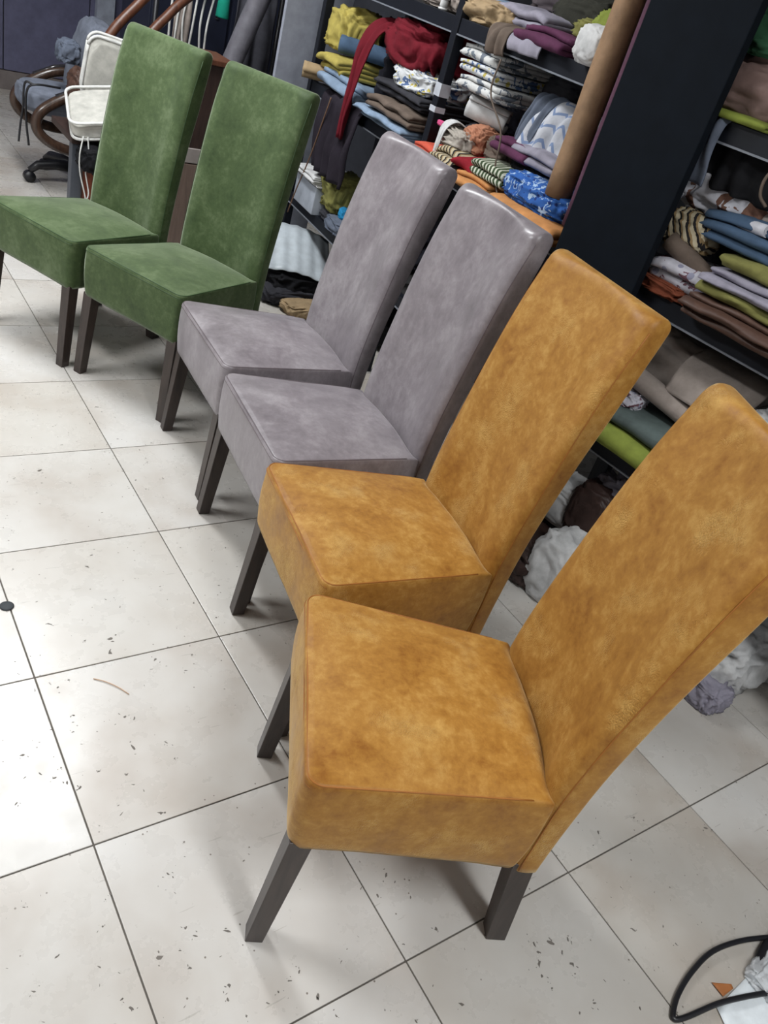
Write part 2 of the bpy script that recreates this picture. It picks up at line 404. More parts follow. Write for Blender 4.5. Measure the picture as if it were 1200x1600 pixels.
def build_chair(name, mat, seam, seed):
    r = empty(name)
    sv, sf = build_seat(mat, seed); seat = mesh_obj('seat', sv, sf, mat, r)
    # seam round the top edge of the seat (double on the front)
    ring = seat_ring(0.0035)
    pts = [(p.x, p.y, seat_top(p.x) - 0.002) for p in ring if p.x < SD - 0.012]
    i0 = max(range(len(pts)), key=lambda i: (Vector(pts[i]) - Vector(pts[i - 1])).length); pts = pts[i0:] + pts[:i0]
    MB().tube(pts, 0.0016, 6).build('seam', seam, seat, True)
    ring = seat_ring(-0.0004); p2 = [(p.x, p.y, seat_top(p.x) - 0.0125) for p in ring if p.x < 0.012]
    p2.sort(key=lambda q: q[1]); MB().tube(p2, 0.0011, 6).build('seam', seam, seat, True)
    bv, bf = build_back(seed + 3); back = mesh_obj('backrest', bv, bf, mat, r)
    for s in (-1, 1):
        pp = []
        for k in range(26):
            z = 0.25 + (HB - 0.03 - 0.25) * k / 25
            a, b = smooth_tab(FRONT, z), smooth_tab(REAR, z); pp.append((a + min(0.014, (b - a) * 0.42), s * (BW + 0.0004), z))
        MB().tube(pp, 0.0013, 6).build('seam', seam, back, True)
    for s in (-1, 1):
        yt = s * (half_w(0.02) - 0.0285); yb = s * (half_w(0.0) - 0.0215); a, b = 0.0205, 0.0165
        MB().hexa([(0.003 + dx * b, yb + dy * b, 0.0) for dx, dy in ((-1, -1), (1, -1), (1, 1), (-1, 1))],
                  [(0.0285 + dx * a, yt + dy * a, 0.308) for dx, dy in ((-1, -1), (1, -1), (1, 1), (-1, 1))]).build('leg', M_LEG, r)
    for s in (-1, 1):
        yt = s * (BW - 0.024); yb = s * (BW - 0.022); a, b = 0.0215, 0.0175
        MB().hexa([(0.486 + dx * (b + 0.003), yb + dy * b, 0.0) for dx, dy in ((-1, -1), (1, -1), (1, 1), (-1, 1))],
                  [(0.449 + dx * a, yt + dy * a, 0.262) for dx, dy in ((-1, -1), (1, -1), (1, 1), (-1, 1))]).build('leg', M_LEG, r)
    for ch in r.children_recursive:
        if ch.name.startswith('leg'):
            md = ch.modifiers.new('bevel', 'BEVEL'); md.width = 0.0018; md.segments = 2
    return r
def copy_tree(o, parent=None):
    c = o.copy(); COL.objects.link(c); c.parent = parent
    for ch in list(o.children): copy_tree(ch, c)
    return c
POSES = [(0.4299, 0.3597, 2.5595), (0.4528, 0.5847, 2.1357), (-0.0843, 0.6518, 1.6918), (-0.1223, 0.5869, 1.2147), (-0.1784, 0.4934, 0.7736), (-0.4916, 0.3035, 0.3499)]
CL = ['high-backed dining chair in green velvet at the far end of the row, partly cut off',
      'high-backed dining chair in green velvet beside the first grey chair',
      'high-backed dining chair in mauve-grey leather next to the green chairs',
      'high-backed dining chair in mauve-grey leather with creased seat next to the ochre chairs',
      'high-backed dining chair in ochre suede between the grey chair and the nearest chair',
      'high-backed dining chair in ochre suede nearest the camera, its back cut by the frame']
protos = {}
for (yaw, px, py), lb, c in zip(POSES, CL, ('green', 'green', 'grey', 'grey', 'ochre', 'ochre')):
    if c in protos: ch = copy_tree(protos[c])
    else:
        ch = build_chair('dining_chair', {'green': M_GREEN, 'grey': M_GREY, 'ochre': M_OCHRE}[c], SEAM[c], len(protos) * 5.3); protos[c] = ch
    ch.location = (px, py, 0); ch.rotation_euler = (0, 0, yaw)
    tag(ch, lb, 'chair', 'upholstered dining chairs in a row')

# ------------------------------------------------------------------ racks
class Rack:
    """local x runs along the rack towards the camera side, local y runs into the rack"""
    def __init__(s, o, deg, posts, depth, height, decks, beam, label):
        a = radians(deg); s.o = Vector(o); s.s = Vector((sin(a), cos(a), 0)); s.n = Vector((cos(a), -sin(a), 0)); s.rz = -(pi / 2 + a)
        s.decks = decks
        r = empty('storage_rack', s.o, s.rz); tag(r, label, 'rack'); s.r = r
        for p in posts:
            for d in (0, depth - 0.04):
                m = MB().box(-p - 0.02, -p + 0.02, d, d + 0.04, 0.0, height, 0.003)
                m.build('post', M_BLACKMETAL, r)
        lo, hi = min(posts), max(posts)
        for z in decks:
            for a_, b_ in zip(sorted(posts), sorted(posts)[1:]):
                for d in (0.006, depth - 0.034):
                    m = MB().box(-b_ + 0.021, -a_ - 0.021, d, d + 0.028, z - beam, z + 0.004, 0.002)
                    bmo = m.build('beam', M_BLACKMETAL, r)
                    if d < 0.1: MB().box(-b_ + 0.021, -a_ - 0.021, d - 0.004, d + 0.001, z - beam - 0.001, z - beam + 0.004).build('highlight_lip', plain('beam_edge_highlight', srgb(120, 124, 132), 0.4), bmo)  # pale strip paints the highlight along the beam's lower edge
                MB().box(-b_ + 0.021, -a_ - 0.021, 0.036, depth - 0.036, z - 0.02, z).build('shelf_board', M_DECK, r)
    def at(s, sv, dep, z): return s.o + s.s * sv + s.n * dep + Vector((0, 0, z))
RL = Rack((1.7, 2.0, 0), 6.7, (1.50, 0.29, -0.82), 0.48, 2.2, (0.41, 0.95, 1.415, 1.95), 0.05, 'tall black metal storage rack behind the green and grey chairs')
RR = Rack((1.58, 0.8, 0), -4.8, (0.25, -0.95), 0.48, 2.2, (0.53, 0.972, 1.41, 1.90), 0.048, 'tall black metal storage rack behind the ochre chairs')
# black board standing between the racks
bp_ = MB().box(-0.148, 0.148, -0.015, 0.015, 0, 2.25, 0.003).build('black_board', plain('matt_black_board', srgb(12, 17, 24), 0.85, Specular_IOR_Level=0.12), None, False, (1.508, 1.076, 0), (0, 0, -(pi / 2) + radians(4.8)))
tag(bp_, 'tall matt black board standing upright between the two racks', 'board')

# ------------------------------------------------------------------ fabric builders
RND = random.Random(4)
def folded(L, D, H, n, seed, t=0.86, wob=1.0, sag=0.10):
    rnd = random.Random(seed); h = H / n; path = []
    jf = [rnd.uniform(-0.1, 0.05) * D for _ in range(n + 1)]; jb = [rnd.uniform(-0.06, 0.06) * D for _ in range(n + 1)]
    for i in range(n):
        z = (i + 0.5) * h
        ya, yb = (D / 2 + jb[i // 2], -D / 2 - jf[i // 2]) if i % 2 == 0 else (-D / 2 - jf[i // 2], D / 2 + jb[(i + 1) // 2])
        for k in range(6): path.append((ya + (yb - ya) * k / 5, z))
        if i < n - 1:
            sg = -1 if i % 2 == 0 else 1
            for k in range(1, 5):
                a = -pi / 2 + pi * k / 5; path.append((yb + sg * h / 2 * cos(a), z + h / 2 + h / 2 * sin(a)))
    P = [Vector((0, y, z)) for y, z in path]; up = []; dn = []
    for i, p in enumerate(P):
        tg = (P[min(i + 1, len(P) - 1)] - P[max(i - 1, 0)]).normalized(); nn = Vector((0, -tg.z, tg.y)); up.append(p + nn * h * t / 2); dn.append(p - nn * h * t / 2)
    sec = up + dn[::-1]; m = len(sec); Mx = 12; v = []; f = []
    for j in range(Mx + 1):
        u = -1 + 2 * j / Mx; x = u * L / 2
        for p in sec:
            q = Vector((x, p.y, p.z)); lay = int(p.z / h)
            q.x += noise.noise((p.y * 3 + lay * 3.1, u, seed)) * L * 0.05 * abs(u)
            k = noise.noise((x * 9 + seed, p.y * 8, p.z * 6)); k2 = noise.noise((x * 24 + seed, p.y * 18, p.z * 9 + 5))
            q.z += (k * 0.18 * H + k2 * 0.06 * H) * wob * (0.25 + p.z / H * 0.75); q.y += noise.noise((x * 11 + seed * 2, lay * 2.7, 3.0)) * 0.05 * D * wob
            q.z *= 1 - sag * abs(u) ** 3 * 1.4 - sag * max(0, -(p.y) / (D / 2)) ** 3 * 0.8
            q.z = max(q.z, 0.0005); v.append(q)
    for j in range(Mx):
        for k in range(m): f.append((j * m + k, j * m + (k + 1) % m, (j + 1) * m + (k + 1) % m, (j + 1) * m + k))
    h2 = len(up)
    for base, rev in ((0, 1), (Mx * m, 0)):
        for k in range(h2 - 1):
            q = (base + k, base + k + 1, base + m - 2 - k, base + m - 1 - k); f.append(q[::-1] if rev else q)
    return v, f
ICO = None
def heap(L, D, H, seed, amp=0.28, box=0.62, freq=1.0, flat=True):
    global ICO
    if ICO is None:
        bm = bmesh.new(); bmesh.ops.create_icosphere(bm, subdivisions=5, radius=1); bm.verts.index_update()
        ICO = ([q.co.copy() for q in bm.verts], [[q.index for q in fc.verts] for fc in bm.faces]); bm.free()
    s = Vector((seed * 3.7, seed * 1.3, seed * 2.1)); v = []
    for p in ICO[0]:
        q = Vector([math.copysign(abs(c) ** box, c) for c in p])
        wv = Vector((noise.noise(p * 1.1 + s), noise.noise(p * 1.1 + s + Vector((9, 0, 0))), noise.noise(p * 1.1 + s + Vector((0, 9, 0)))))
        a = p * (1.7 * freq) + wv * 1.1
        r1 = 1 - 2 * abs(noise.noise(a + s)); r2 = 1 - 2 * abs(noise.noise(Vector((a.x * 2.3, a.y * 2.3, a.z * 3.6)) + s)); r3 = 1 - 2 * abs(noise.noise(a * 5.1 + s))
        k = 1 + amp * (0.62 * r1 + 0.32 * r2 + 0.12 * r3 - 0.45)
        q = q * k * 0.92
        q = Vector((q.x * L / 2, q.y * D / 2, q.z * H / 2))
        if flat and q.z < -0.42 * H: q.z = -0.42 * H + (q.z + 0.42 * H) * 0.12
        v.append(q)
    zm = min(q.z for q in v)
    for q in v: q.z -= zm
    return v, ICO[1]
def sheet(nx, ny, fn, th):
    """grid fn(u,v)->point, u,v in [0,1], given thickness th"""
    P = [[Vector(fn(i / nx, j / ny)) for j in range(ny + 1)] for i in range(nx + 1)]; top = []; bot = []
    for i in range(nx + 1):
        for j in range(ny + 1):
            a = P[min(i + 1, nx)][j] - P[max(i - 1, 0)][j]; b = P[i][min(j + 1, ny)] - P[i][max(j - 1, 0)]
            n = a.cross(b); n = n.normalized() if n.length > 1e-9 else Vector((0, 0, 1)); top.append(P[i][j] + n * th / 2); bot.append(P[i][j] - n * th / 2)
    K = len(top); v = top + bot; f = []; W = ny + 1
    for i in range(nx):
        for j in range(ny):
            a, b, c, d = i * W + j, (i + 1) * W + j, (i + 1) * W + j + 1, i * W + j + 1
            f += [(a, b, c, d), (K + d, K + c, K + b, K + a)]
    edge = [i * W for i in range(nx + 1)] + [nx * W + j for j in range(1, ny + 1)] + [i * W + ny for i in range(nx - 1, -1, -1)] + [j for j in range(ny - 1, 0, -1)]
    for a, b in zip(edge, edge[1:] + edge[:1]): f.append((a, K + a, K + b, b))
    return v, f
def drape(L, path, seed, wr=0.012, th=0.005, taper=0.0, nx=26, ny=34, freq=5):
    """cloth of width L running along path of (y,z); wrinkles grow towards the hanging end"""
    P = spline([(0, y, z) for y, z in path], 8); seg = [0]
    for a, b in zip(P, P[1:]): seg.append(seg[-1] + (b - a).length)
    def along(t):
        d = t * seg[-1]
        for i in range(len(P) - 1):
            if d <= seg[i + 1] or i == len(P) - 2: k = (d - seg[i]) / max(1e-9, seg[i + 1] - seg[i]); return P[i].lerp(P[i + 1], k), (P[i + 1] - P[i]).normalized()
    def fn(u, t):
        p, tg = along(t); n = Vector((0, -tg.z, tg.y))
        x = (u - 0.5) * L * (1 - taper * t) + 0.03 * L * noise.noise((t * 4, seed, u))
        k = sin((u * freq + 0.6 * noise.noise((u * 2, t * 1.5, seed))) * 2 * pi) * wr * (0.25 + 0.75 * t) + noise.noise((u * 5, t * 5, seed + 7)) * wr * 0.9
        return Vector((x, p.y, p.z)) + n * k
    return sheet(nx, ny, fn, th)
def roll(L, r, turns=3.0, core=0.25, seed=0, squash=1.0):
    """spiral roll along local x resting on z=0"""
    N = int(turns * 18); sp = [];th = r * (1 - core) / turns * 0.72
    for k in range(N + 1):
        a = 2 * pi * k / 18; rr = r * core + (r - r * core) * k / N; sp.append((rr, a))
    v = []; f = []; Mx = 10; W = 2 * (N + 1)
    for j in range(Mx + 1):
        x = -L / 2 + L * j / Mx
        for side in (0, 1):
            for rr, a in sp:
                q = rr - side * th; wob = 1 + 0.05 * noise.noise((x * 7 + seed, cos(a) * 1.3, sin(a) * 1.3))
                v.append((x + (0.02 * L * noise.noise((rr * 60, seed, j // Mx)) if j in (0, Mx) else 0), q * cos(a) * wob, (q * sin(a) * wob) * squash + r * squash * 1.02))
    S = N + 1
    for j in range(Mx):
        for k in range(N):
            a = j * W + k; b = (j + 1) * W + k
            f += [(a, a + 1, b + 1, b), (b + S, b + S + 1, a + S + 1, a + S)]
        for k, s in ((0, 0), (N, 1)):
            a = j * W + k; b = (j + 1) * W + k; f.append((a, b, b + S, a + S) if s == 0 else (a, a + S, b + S, b))
    for j, rev in ((0, 1), (Mx, 0)):
        for k in range(N):
            a = j * W + k; q = (a, a + 1, a + S + 1, a + S); f.append(q[::-1] if rev else q)
    return v, f
def put(rack, name, vf, mat, s, dep, z, label, rot=(0, 0, 0), cat='fabric', group=None):
    o = mesh_obj(name, vf[0], vf[1], mat)
    loc = rack.at(s, dep, z) if rack else Vector((s, dep, z)); rz = rack.rz if rack else 0
    o.matrix_world = Matrix.Translation(loc) @ Matrix.Rotation(rz, 4, 'Z') @ Matrix.Rotation(rot[2], 4, 'Z') @ Matrix.Rotation(rot[1], 4, 'Y') @ Matrix.Rotation(rot[0], 4, 'X')
    tag(o, label, cat, group); return o
# ------------------------------------------------------------------ fabrics on the racks
S = srgb
C = {
 'yellow': cloth('yellow_cloth', S(190, 174, 92)), 'crimson': cloth('crimson_cloth', S(112, 18, 34)), 'denim': cloth('denim_cloth', S(76, 98, 124)),
 'paleblue': cloth('pale_blue_cloth', S(140, 160, 184)), 'ink': cloth('ink_cloth', S(34, 34, 44)), 'taupe': cloth('taupe_cloth', S(112, 98, 88)),
 'tan': cloth('tan_cloth', S(176, 152, 118)), 'white': cloth('white_cloth', S(216, 216, 216)), 'olive': cloth('olive_cloth', S(132, 130, 74)),
 'lime': cloth('lime_cloth', S(138, 150, 66)), 'lilac': cloth('lilac_grey_cloth', S(158, 154, 168)), 'brown': cloth('brown_leather_cloth', S(92, 68, 58), rough=0.5),
 'plum': cloth('plum_cloth', S(96, 50, 80)), 'coral': cloth('coral_cloth', S(216, 96, 74)), 'red': cloth('red_cloth', S(150, 24, 40)),
 'apricot': cloth('apricot_cloth', S(206, 144, 88)), 'charcoal': cloth('charcoal_cloth', S(58, 58, 64)), 'greygreen': cloth('grey_green_cloth', S(96, 108, 106)),
 'beige': cloth('beige_cloth', S(172, 160, 152)), 'rust': cloth('rust_cloth', S(132, 70, 48)), 'darkbrown': cloth('dark_brown_leather', S(62, 46, 42), rough=0.45),
 'black': cloth('black_cloth', S(22, 22, 26)), 'slate': cloth('slate_cloth', S(104, 112, 128)), 'green': cloth('bottle_green_cloth', S(54, 98, 70)),
 'peach': cloth('peach_cloth', S(190, 132, 104)), 'turq': cloth('turquoise_cloth', S(40, 140, 190)), 'mauve': cloth('mauve_cloth', S(96, 64, 82)),
 'floralw': cloth('white_floral_print', S(220, 222, 224), S(88, 110, 150), 'floral', 30, c3=S(200, 184, 96)),
 'floralw2': cloth('white_branch_print', S(222, 222, 220), S(120, 128, 140), 'floral', 24, c3=S(120, 130, 140)),
 'floralb': cloth('blue_floral_print', S(52, 100, 176), S(176, 200, 228), 'floral', 48, c3=S(38, 58, 118)),
 'floralp': cloth('plum_flower_print', S(206, 204, 214), S(120, 86, 96), 'floral', 26, c3=S(150, 150, 170)),
 'cow': cloth('brown_white_print', S(212, 212, 220), S(118, 86, 72), 'floral', 13),
 'stripe': cloth('black_tan_stripe', S(196, 184, 156), S(34, 32, 34), 'stripe', 42, c3=S(150, 126, 90)),
 'stripeg': cloth('green_white_stripe', S(206, 208, 190), S(60, 76, 50), 'stripe', 50),
 'striper': cloth('red_cream_stripe', S(206, 196, 176), S(140, 40, 44), 'stripe', 36),
 'chev': cloth('blue_chevron', S(206, 208, 216), S(128, 146, 180), 'chevron', 17),
 'kraft': cloth('kraft_board', S(164, 132, 102), rough=0.6),
}
G_A = 'fabrics on the left rack'; G_B = 'fabrics on the right rack'; G_F = 'cloths on the floor under the racks'
FO, HE, RO, DR = 'folded_fabric', 'crumpled_fabric', 'fabric_roll', 'draped_fabric'
# left rack, far bay, middle shelf
P = lambda *a, **k: put(RL, *a, group=G_A, **k)
P(FO, folded(0.46, 0.36, 0.055, 4, 1), C['paleblue'], 0.60, 0.14, 0.951, 'pale blue folded cloth at the bottom of the pile left of the rack post')
P(FO, folded(0.40, 0.34, 0.065, 4, 2), C['taupe'], 0.56, 0.15, 1.006, 'taupe folded cloth lying on the pale blue one')
P(FO, folded(0.42, 0.34, 0.06, 4, 3), C['charcoal'], 0.58, 0.16, 1.07, 'dark grey folded cloth lying on the taupe one')
P(HE, heap(0.34, 0.30, 0.10, 4), C['floralw'], 0.55, 0.13, 1.115, 'white, blue and yellow flowered cloth under the crimson bundle')
P(HE, heap(0.44, 0.36, 0.20, 5, 0.34), C['crimson'], 0.66, 0.17, 1.175, 'crimson cloth bundle heaped beside the rack post')
P(DR, drape(0.20, [(0.30, 1.24), (0.16, 1.31), (0.04, 1.30), (-0.025, 1.22), (-0.045, 1.05), (-0.05, 0.82)], 3, 0.014, 0.006, 0.75, freq=2), C['crimson'], 0.93, 0.0, 0.0, 'crimson strip of cloth hanging over the shelf edge to a point')
P(HE, heap(0.34, 0.3, 0.30, 6), C['ink'], 0.93, 0.27, 0.951, 'added dark cloth heap filling the shade behind the hanging crimson strip')  # dark filler, added to keep the shelf interior dark
P(FO, folded(0.34, 0.34, 0.075, 3, 7), C['paleblue'], 1.14, 0.13, 0.955, 'pale blue cloth with a loose corner left of the crimson strip', rot=(-0.12, 0.1, 0.2))
P(FO, folded(0.24, 0.30, 0.085, 4, 8), C['yellow'], 1.27, 0.14, 1.03, 'yellow folded cloth under the blue roll')
P(RO, roll(0.2, 0.05, 2.5, 0.2, 9, 0.85), C['tan'], 1.40, 0.02, 0.952, 'tan rolled cloth at the left end of the middle shelf', rot=(0, 0, 1.2))
P(RO, roll(0.30, 0.05, 3, 0.2, 10, 0.9), C['denim'], 1.16, 0.13, 1.115, 'blue denim roll between the yellow bundle and the crimson strip', rot=(0, 0, 1.0))
P(HE, heap(0.26, 0.24, 0.20, 11, 0.36), C['yellow'], 1.33, 0.11, 1.12, 'bright yellow crumpled bundle in the upper left corner of the rack')
P(HE, heap(0.40, 0.26, 0.24, 12), C['ink'], 1.18, 0.33, 1.10, 'dark navy cloth heap at the back behind the yellow bundle')
P(HE, heap(0.36, 0.2, 0.30, 13), C['black'], 1.25, 0.36, 0.951, 'added black cloth filling the shade at the back of the far middle shelf')  # black filler added so the back of the shelf reads as shade
# far bay, lower shelf and below
P(DR, drape(0.50, [(0.30, 0.965), (0.10, 0.968), (-0.01, 0.955), (-0.035, 0.88), (-0.04, 0.74), (-0.03, 0.62)], 8, 0.016, 0.006, 0.25, freq=4), cloth('plum_black_cloth', S(40, 34, 44)), 1.03, 0.0, 0.0, 'plum-black cloth hanging from the middle shelf above the white sheets')
P('storage_box', (lambda m: (m.v, m.f))(MB().box(-0.13, 0.13, -0.12, 0.12, 0, 0.13, 0.004)), plain('grey_card', S(150, 156, 166), 0.7), 1.25, 0.10, 0.411, 'pale grey flat box on the lower shelf under white sheets', cat='box')
P(FO, folded(0.26, 0.26, 0.06, 6, 14, wob=0.5), C['white'], 1.24, 0.09, 0.543, 'white folded sheets on the pale grey box')
P(HE, heap(0.24, 0.22, 0.19, 15, 0.4), C['olive'], 1.05, 0.10, 0.47, 'olive crumpled cloth on the lower shelf beside the white sheets')
P(HE, heap(0.30, 0.26, 0.06, 16), C['charcoal'], 1.02, 0.14, 0.411, 'dark grey cloth lying flat under the olive one')
P(HE, heap(0.34, 0.24, 0.34, 17), C['denim'], 0.86, 0.24, 0.411, 'blue denim heap at the back of the lower shelf')
P(HE, heap(0.08, 0.07, 0.06, 18), C['turq'], 0.88, 0.05, 0.478, 'small turquoise scrap on the lower shelf')
P(HE, heap(0.22, 0.16, 0.075, 19), C['slate'], 0.88, 0.05, 0.411, 'grey crumpled plastic bag at the front of the lower shelf', cat='bag')
put(None, 'ribbed_panel', sheet(34, 12, lambda u, v: ((u - 0.5) * 0.34, (v - 0.5) * 0.34, 0.03 * sin(u * pi) + 0.003 * sin(u * 2 * pi * 5)), 0.004), plain('silver_ribbed_plastic', S(186, 194, 200), 0.4), 1.80, 3.14, 0.20, 'silvery white ribbed sheet lying on black scraps beside the green chair', rot=(0.42, 0.1, -0.35), cat='panel')
put(None, HE, heap(0.36, 0.34, 0.16, 20), C['black'], 1.78, 3.12, 0.0, 'black scraps heaped on the floor under the ribbed sheet', group=G_F)
put(None, HE, heap(0.22, 0.16, 0.07, 21), C['tan'], 1.72, 2.86, 0.0, 'tan scrap of cloth on the floor behind the first grey chair', group=G_F)
put(None, HE, heap(0.30, 0.2, 0.09, 22), C['charcoal'], 1.70, 3.02, 0.0, 'dark grey scrap of cloth on the floor in front of the far rack post', group=G_F)
# left rack, near bay, middle shelf
P(FO, folded(0.20, 0.22, 0.05, 3, 23), C['coral'], 0.155, 0.06, 0.955, 'coral folded cloth just right of the rack post')
P(FO, folded(0.17, 0.30, 0.085, 6, 24), C['stripe'], 0.02, 0.09, 0.955, 'black and tan striped folded cloth behind the grey chair tops')
P(FO, folded(0.14, 0.28, 0.09, 4, 25), C['red'], -0.115, 0.10, 0.955, 'red folded cloth between striped cloths')
P(FO, folded(0.20, 0.24, 0.05, 3, 26), C['apricot'], -0.21, 0.03, 0.955, 'orange folded cloth at the shelf edge below the striped green one')
P(FO, folded(0.20, 0.26, 0.06, 4, 27), C['stripeg'], -0.27, 0.07, 1.005, 'green and white striped folded cloth on the orange one')
P(HE, heap(0.38, 0.24, 0.10, 28, 0.2), C['floralb'], -0.52, 0.03, 0.998, 'blue flowered cloth bundle beside the brown tube')
P(FO, folded(0.36, 0.26, 0.055, 2, 29, wob=0.5), C['apricot'], -0.56, 0.03, 0.955, 'apricot folded cloth under the blue flowered bundle')
P(HE, heap(0.13, 0.12, 0.10, 30, 0.4), C['peach'], 0.0, 0.06, 1.035, 'peach crumpled scrap on the striped cloth')
P(HE, heap(0.16, 0.14, 0.09, 31, 0.4), C['taupe'], -0.16, 0.08, 1.045, 'taupe crumpled scrap behind the red cloth')
P(HE, heap(0.24, 0.22, 0.09, 32), C['black'], -0.36, 0.11, 1.05, 'black cloth under the plum one')
P(FO, folded(0.20, 0.24, 0.055, 3, 33), C['plum'], -0.29, 0.10, 1.095, 'plum folded cloth left of the chevron cloth')
P(DR, drape(0.24, [(0.30, 1.20), (0.20, 1.27), (0.12, 1.285), (0.06, 1.24), (0.03, 1.17), (0.015, 1.10)], 11, 0.017, 0.006, -0.2, freq=3), C['chev'], -0.41, 0.0, 0.0, 'white cloth with blue chevrons hanging beside the brown tube')
P(HE, heap(0.26, 0.26, 0.32, 34), C['lilac'], -0.44, 0.26, 0.951, 'lilac-grey cloth heap behind the chevron cloth')
P(DR, drape(0.08, [(0.05, 1.09), (0.0, 1.11), (-0.035, 1.09), (-0.05, 1.03), (-0.055, 0.965)], 12, 0.004, 0.003, 0.92, freq=1), C['white'], 0.11, 0.0, 0.0, 'white pointed scrap hanging over the coral cloth')
P(RO, roll(0.16, 0.045, 1.4, 0.6, 35), C['white'], 0.06, 0.09, 1.115, 'white curled sheet below the flowered white cloths', rot=(0, 0.1, 0.7))
P(HE, heap(0.40, 0.22, 0.30, 36), C['brown'], -0.05, 0.30, 0.951, 'dark brown leather heap at the back of the near bay')
P(HE, heap(0.20, 0.18, 0.10, 37), C['charcoal'], 0.11, 0.17, 1.02, 'dark grey cloth supporting the white curled sheet')
P(HE, heap(0.22, 0.20, 0.12, 38), C['slate'], 0.10, 0.22, 1.12, 'slate cloth under the flowered white cloths')
P(FO, folded(0.25, 0.28, 0.055, 3, 39, wob=0.6), C['floralw2'], 0.055, 0.14, 1.215, 'white branch-print folded cloth, lowest of the three')
P(FO, folded(0.24, 0.27, 0.045, 3, 40, wob=0.6), C['floralw'], 0.085, 0.15, 1.268, 'white branch-print folded cloth, middle of the three')
P(FO, folded(0.25, 0.28, 0.05, 3, 41, wob=0.6), C['floralw2'], 0.10, 0.15, 1.312, 'white branch-print folded cloth, topmost of the three')
P(HE, heap(0.30, 0.20, 0.16, 42), C['charcoal'], -0.17, 0.30, 1.22, 'added charcoal cloth filling the shade high at the back of the near bay')  # added filler, darkens the upper back of the bay
P('cord', (lambda m: (m.v, m.f))(MB().tube(spline([(0, -0.03, 1.35), (0.03, -0.05, 1.25), (0.16, -0.055, 1.16), (0.20, -0.06, 1.05), (0.26, -0.06, 0.985)]), 0.003, 6)), C['taupe'], -0.10, 0.0, 0.0, 'thin grey cord hanging in front of the near bay', cat='cord')
# brown tube and mauve roll in front of the near bay
tube_ = put(RL, 'cardboard_tube', roll(0.80, 0.042, 4, 0.55, 43), C['kraft'], -0.665, -0.04, 1.478, 'brown tube of rolled sheet standing upright beside the black board', rot=(0, -pi / 2, 0), cat='roll')
put(RL, RO, roll(0.86, 0.036, 4, 0.3, 44), C['mauve'], -0.752, -0.022, 1.445, 'mauve roll standing between the brown tube and the black board', rot=(0, -pi / 2, 0))
# left rack, top shelf
P(HE, heap(0.30, 0.26, 0.09, 45), C['tan'], 0.16, 0.12, 1.417, 'tan crumpled cloth on the top shelf right of the post')
P(DR, drape(0.13, [(0.16, 1.43), (0.05, 1.445), (-0.02, 1.43), (-0.035, 1.385), (-0.03, 1.355)], 15, 0.008, 0.005, 0.1, freq=2), C['taupe'], -0.035, 0.0, 0.0, 'taupe leather flap hanging over the top beam')
P(FO, folded(0.30, 0.30, 0.10, 6, 46), C['lilac'], -0.03, 0.20, 1.417, 'lilac-grey folded cloth on the top shelf')
P(HE, heap(0.2, 0.16, 0.10, 47), C['paleblue'], 0.33, 0.22, 1.417, 'blue cloth on the top shelf above the post')
P(FO, folded(0.26, 0.26, 0.06, 3, 48), C['plum'], -0.26, 0.11, 1.417, 'plum folded cloth on the top shelf beside the white bag')
P(HE, heap(0.40, 0.24, 0.16, 49), cloth('dark_olive_cloth', S(52, 52, 44)), -0.16, 0.27, 1.45, 'dark olive cloth heap at the back of the top shelf')
P(HE, heap(0.22, 0.2, 0.08, 50), C['olive'], -0.36, 0.16, 1.46, 'olive cloth on the top shelf left of the lime one')
P(HE, heap(0.16, 0.16, 0.13, 51), C['lime'], -0.45, 0.12, 1.45, 'lime green cloth on the top shelf beside the brown tube')
P(HE, heap(0.16, 0.14, 0.12, 52, 0.2, 0.75, 0.5), C['white'], -0.53, 0.0, 1.417, 'white stuffed bag on the top shelf edge beside the brown tube', cat='bag')
P(HE, heap(0.34, 0.26, 0.08, 53), C['beige'], 0.56, 0.16, 1.417, 'beige cloth on the top shelf left of the post')
sp = empty('thread_spool', RL.at(0.47, 0.035, 1.42), RL.rz); tag(sp, 'small white spool on the top beam left of the post', 'spool')
MB().lathe([(0.018, 0), (0.018, 0.006), (0.012, 0.007), (0.012, 0.034), (0.018, 0.035), (0.018, 0.041)], 18).build('bobbin', plain('white_plastic', S(220, 220, 220), 0.4), sp, True)
MB().lathe([(0.0125, 0.008), (0.015, 0.012), (0.015, 0.029), (0.0125, 0.033)], 18).build('thread', C['white'], sp, True)
# right rack, middle shelf
P = lambda *a, **k: put(RR, *a, group=G_B, **k)
P(FO, folded(0.38, 0.34, 0.065, 5, 60), C['brown'], -0.20, 0.11, 0.977, 'brown leather folded in layers at the bottom of the pile by the frame edge')
P(FO, folded(0.32, 0.30, 0.034, 2, 61), C['olive'], -0.175, 0.12, 1.04, 'olive yellow folded cloth on the brown leather')
P(FO, folded(0.32, 0.30, 0.044, 4, 62), C['lilac'], -0.18, 0.125, 1.07, 'lilac-grey folded cloth above the olive yellow one')
P(FO, folded(0.36, 0.30, 0.04, 2, 63), C['olive'], -0.21, 0.15, 1.112, 'olive green folded cloth above the lilac-grey one')
P(FO, folded(0.44, 0.30, 0.085, 6, 64), C['denim'], -0.135, 0.18, 1.148, 'denim blue folded pile on the olive green cloth')
P(FO, folded(0.34, 0.26, 0.04, 2, 65), C['beige'], -0.14, 0.22, 1.222, 'grey-beige cloth lying on the denim pile')
P(HE, heap(0.20, 0.18, 0.05, 66), C['rust'], 0.10, 0.07, 0.974, 'rust brown cloth at the left end of the middle shelf beside the black board')
P(FO, folded(0.19, 0.18, 0.07, 4, 67), C['floralp'], 0.055, 0.09, 1.008, 'white and plum flowered cloth on the rust brown one')
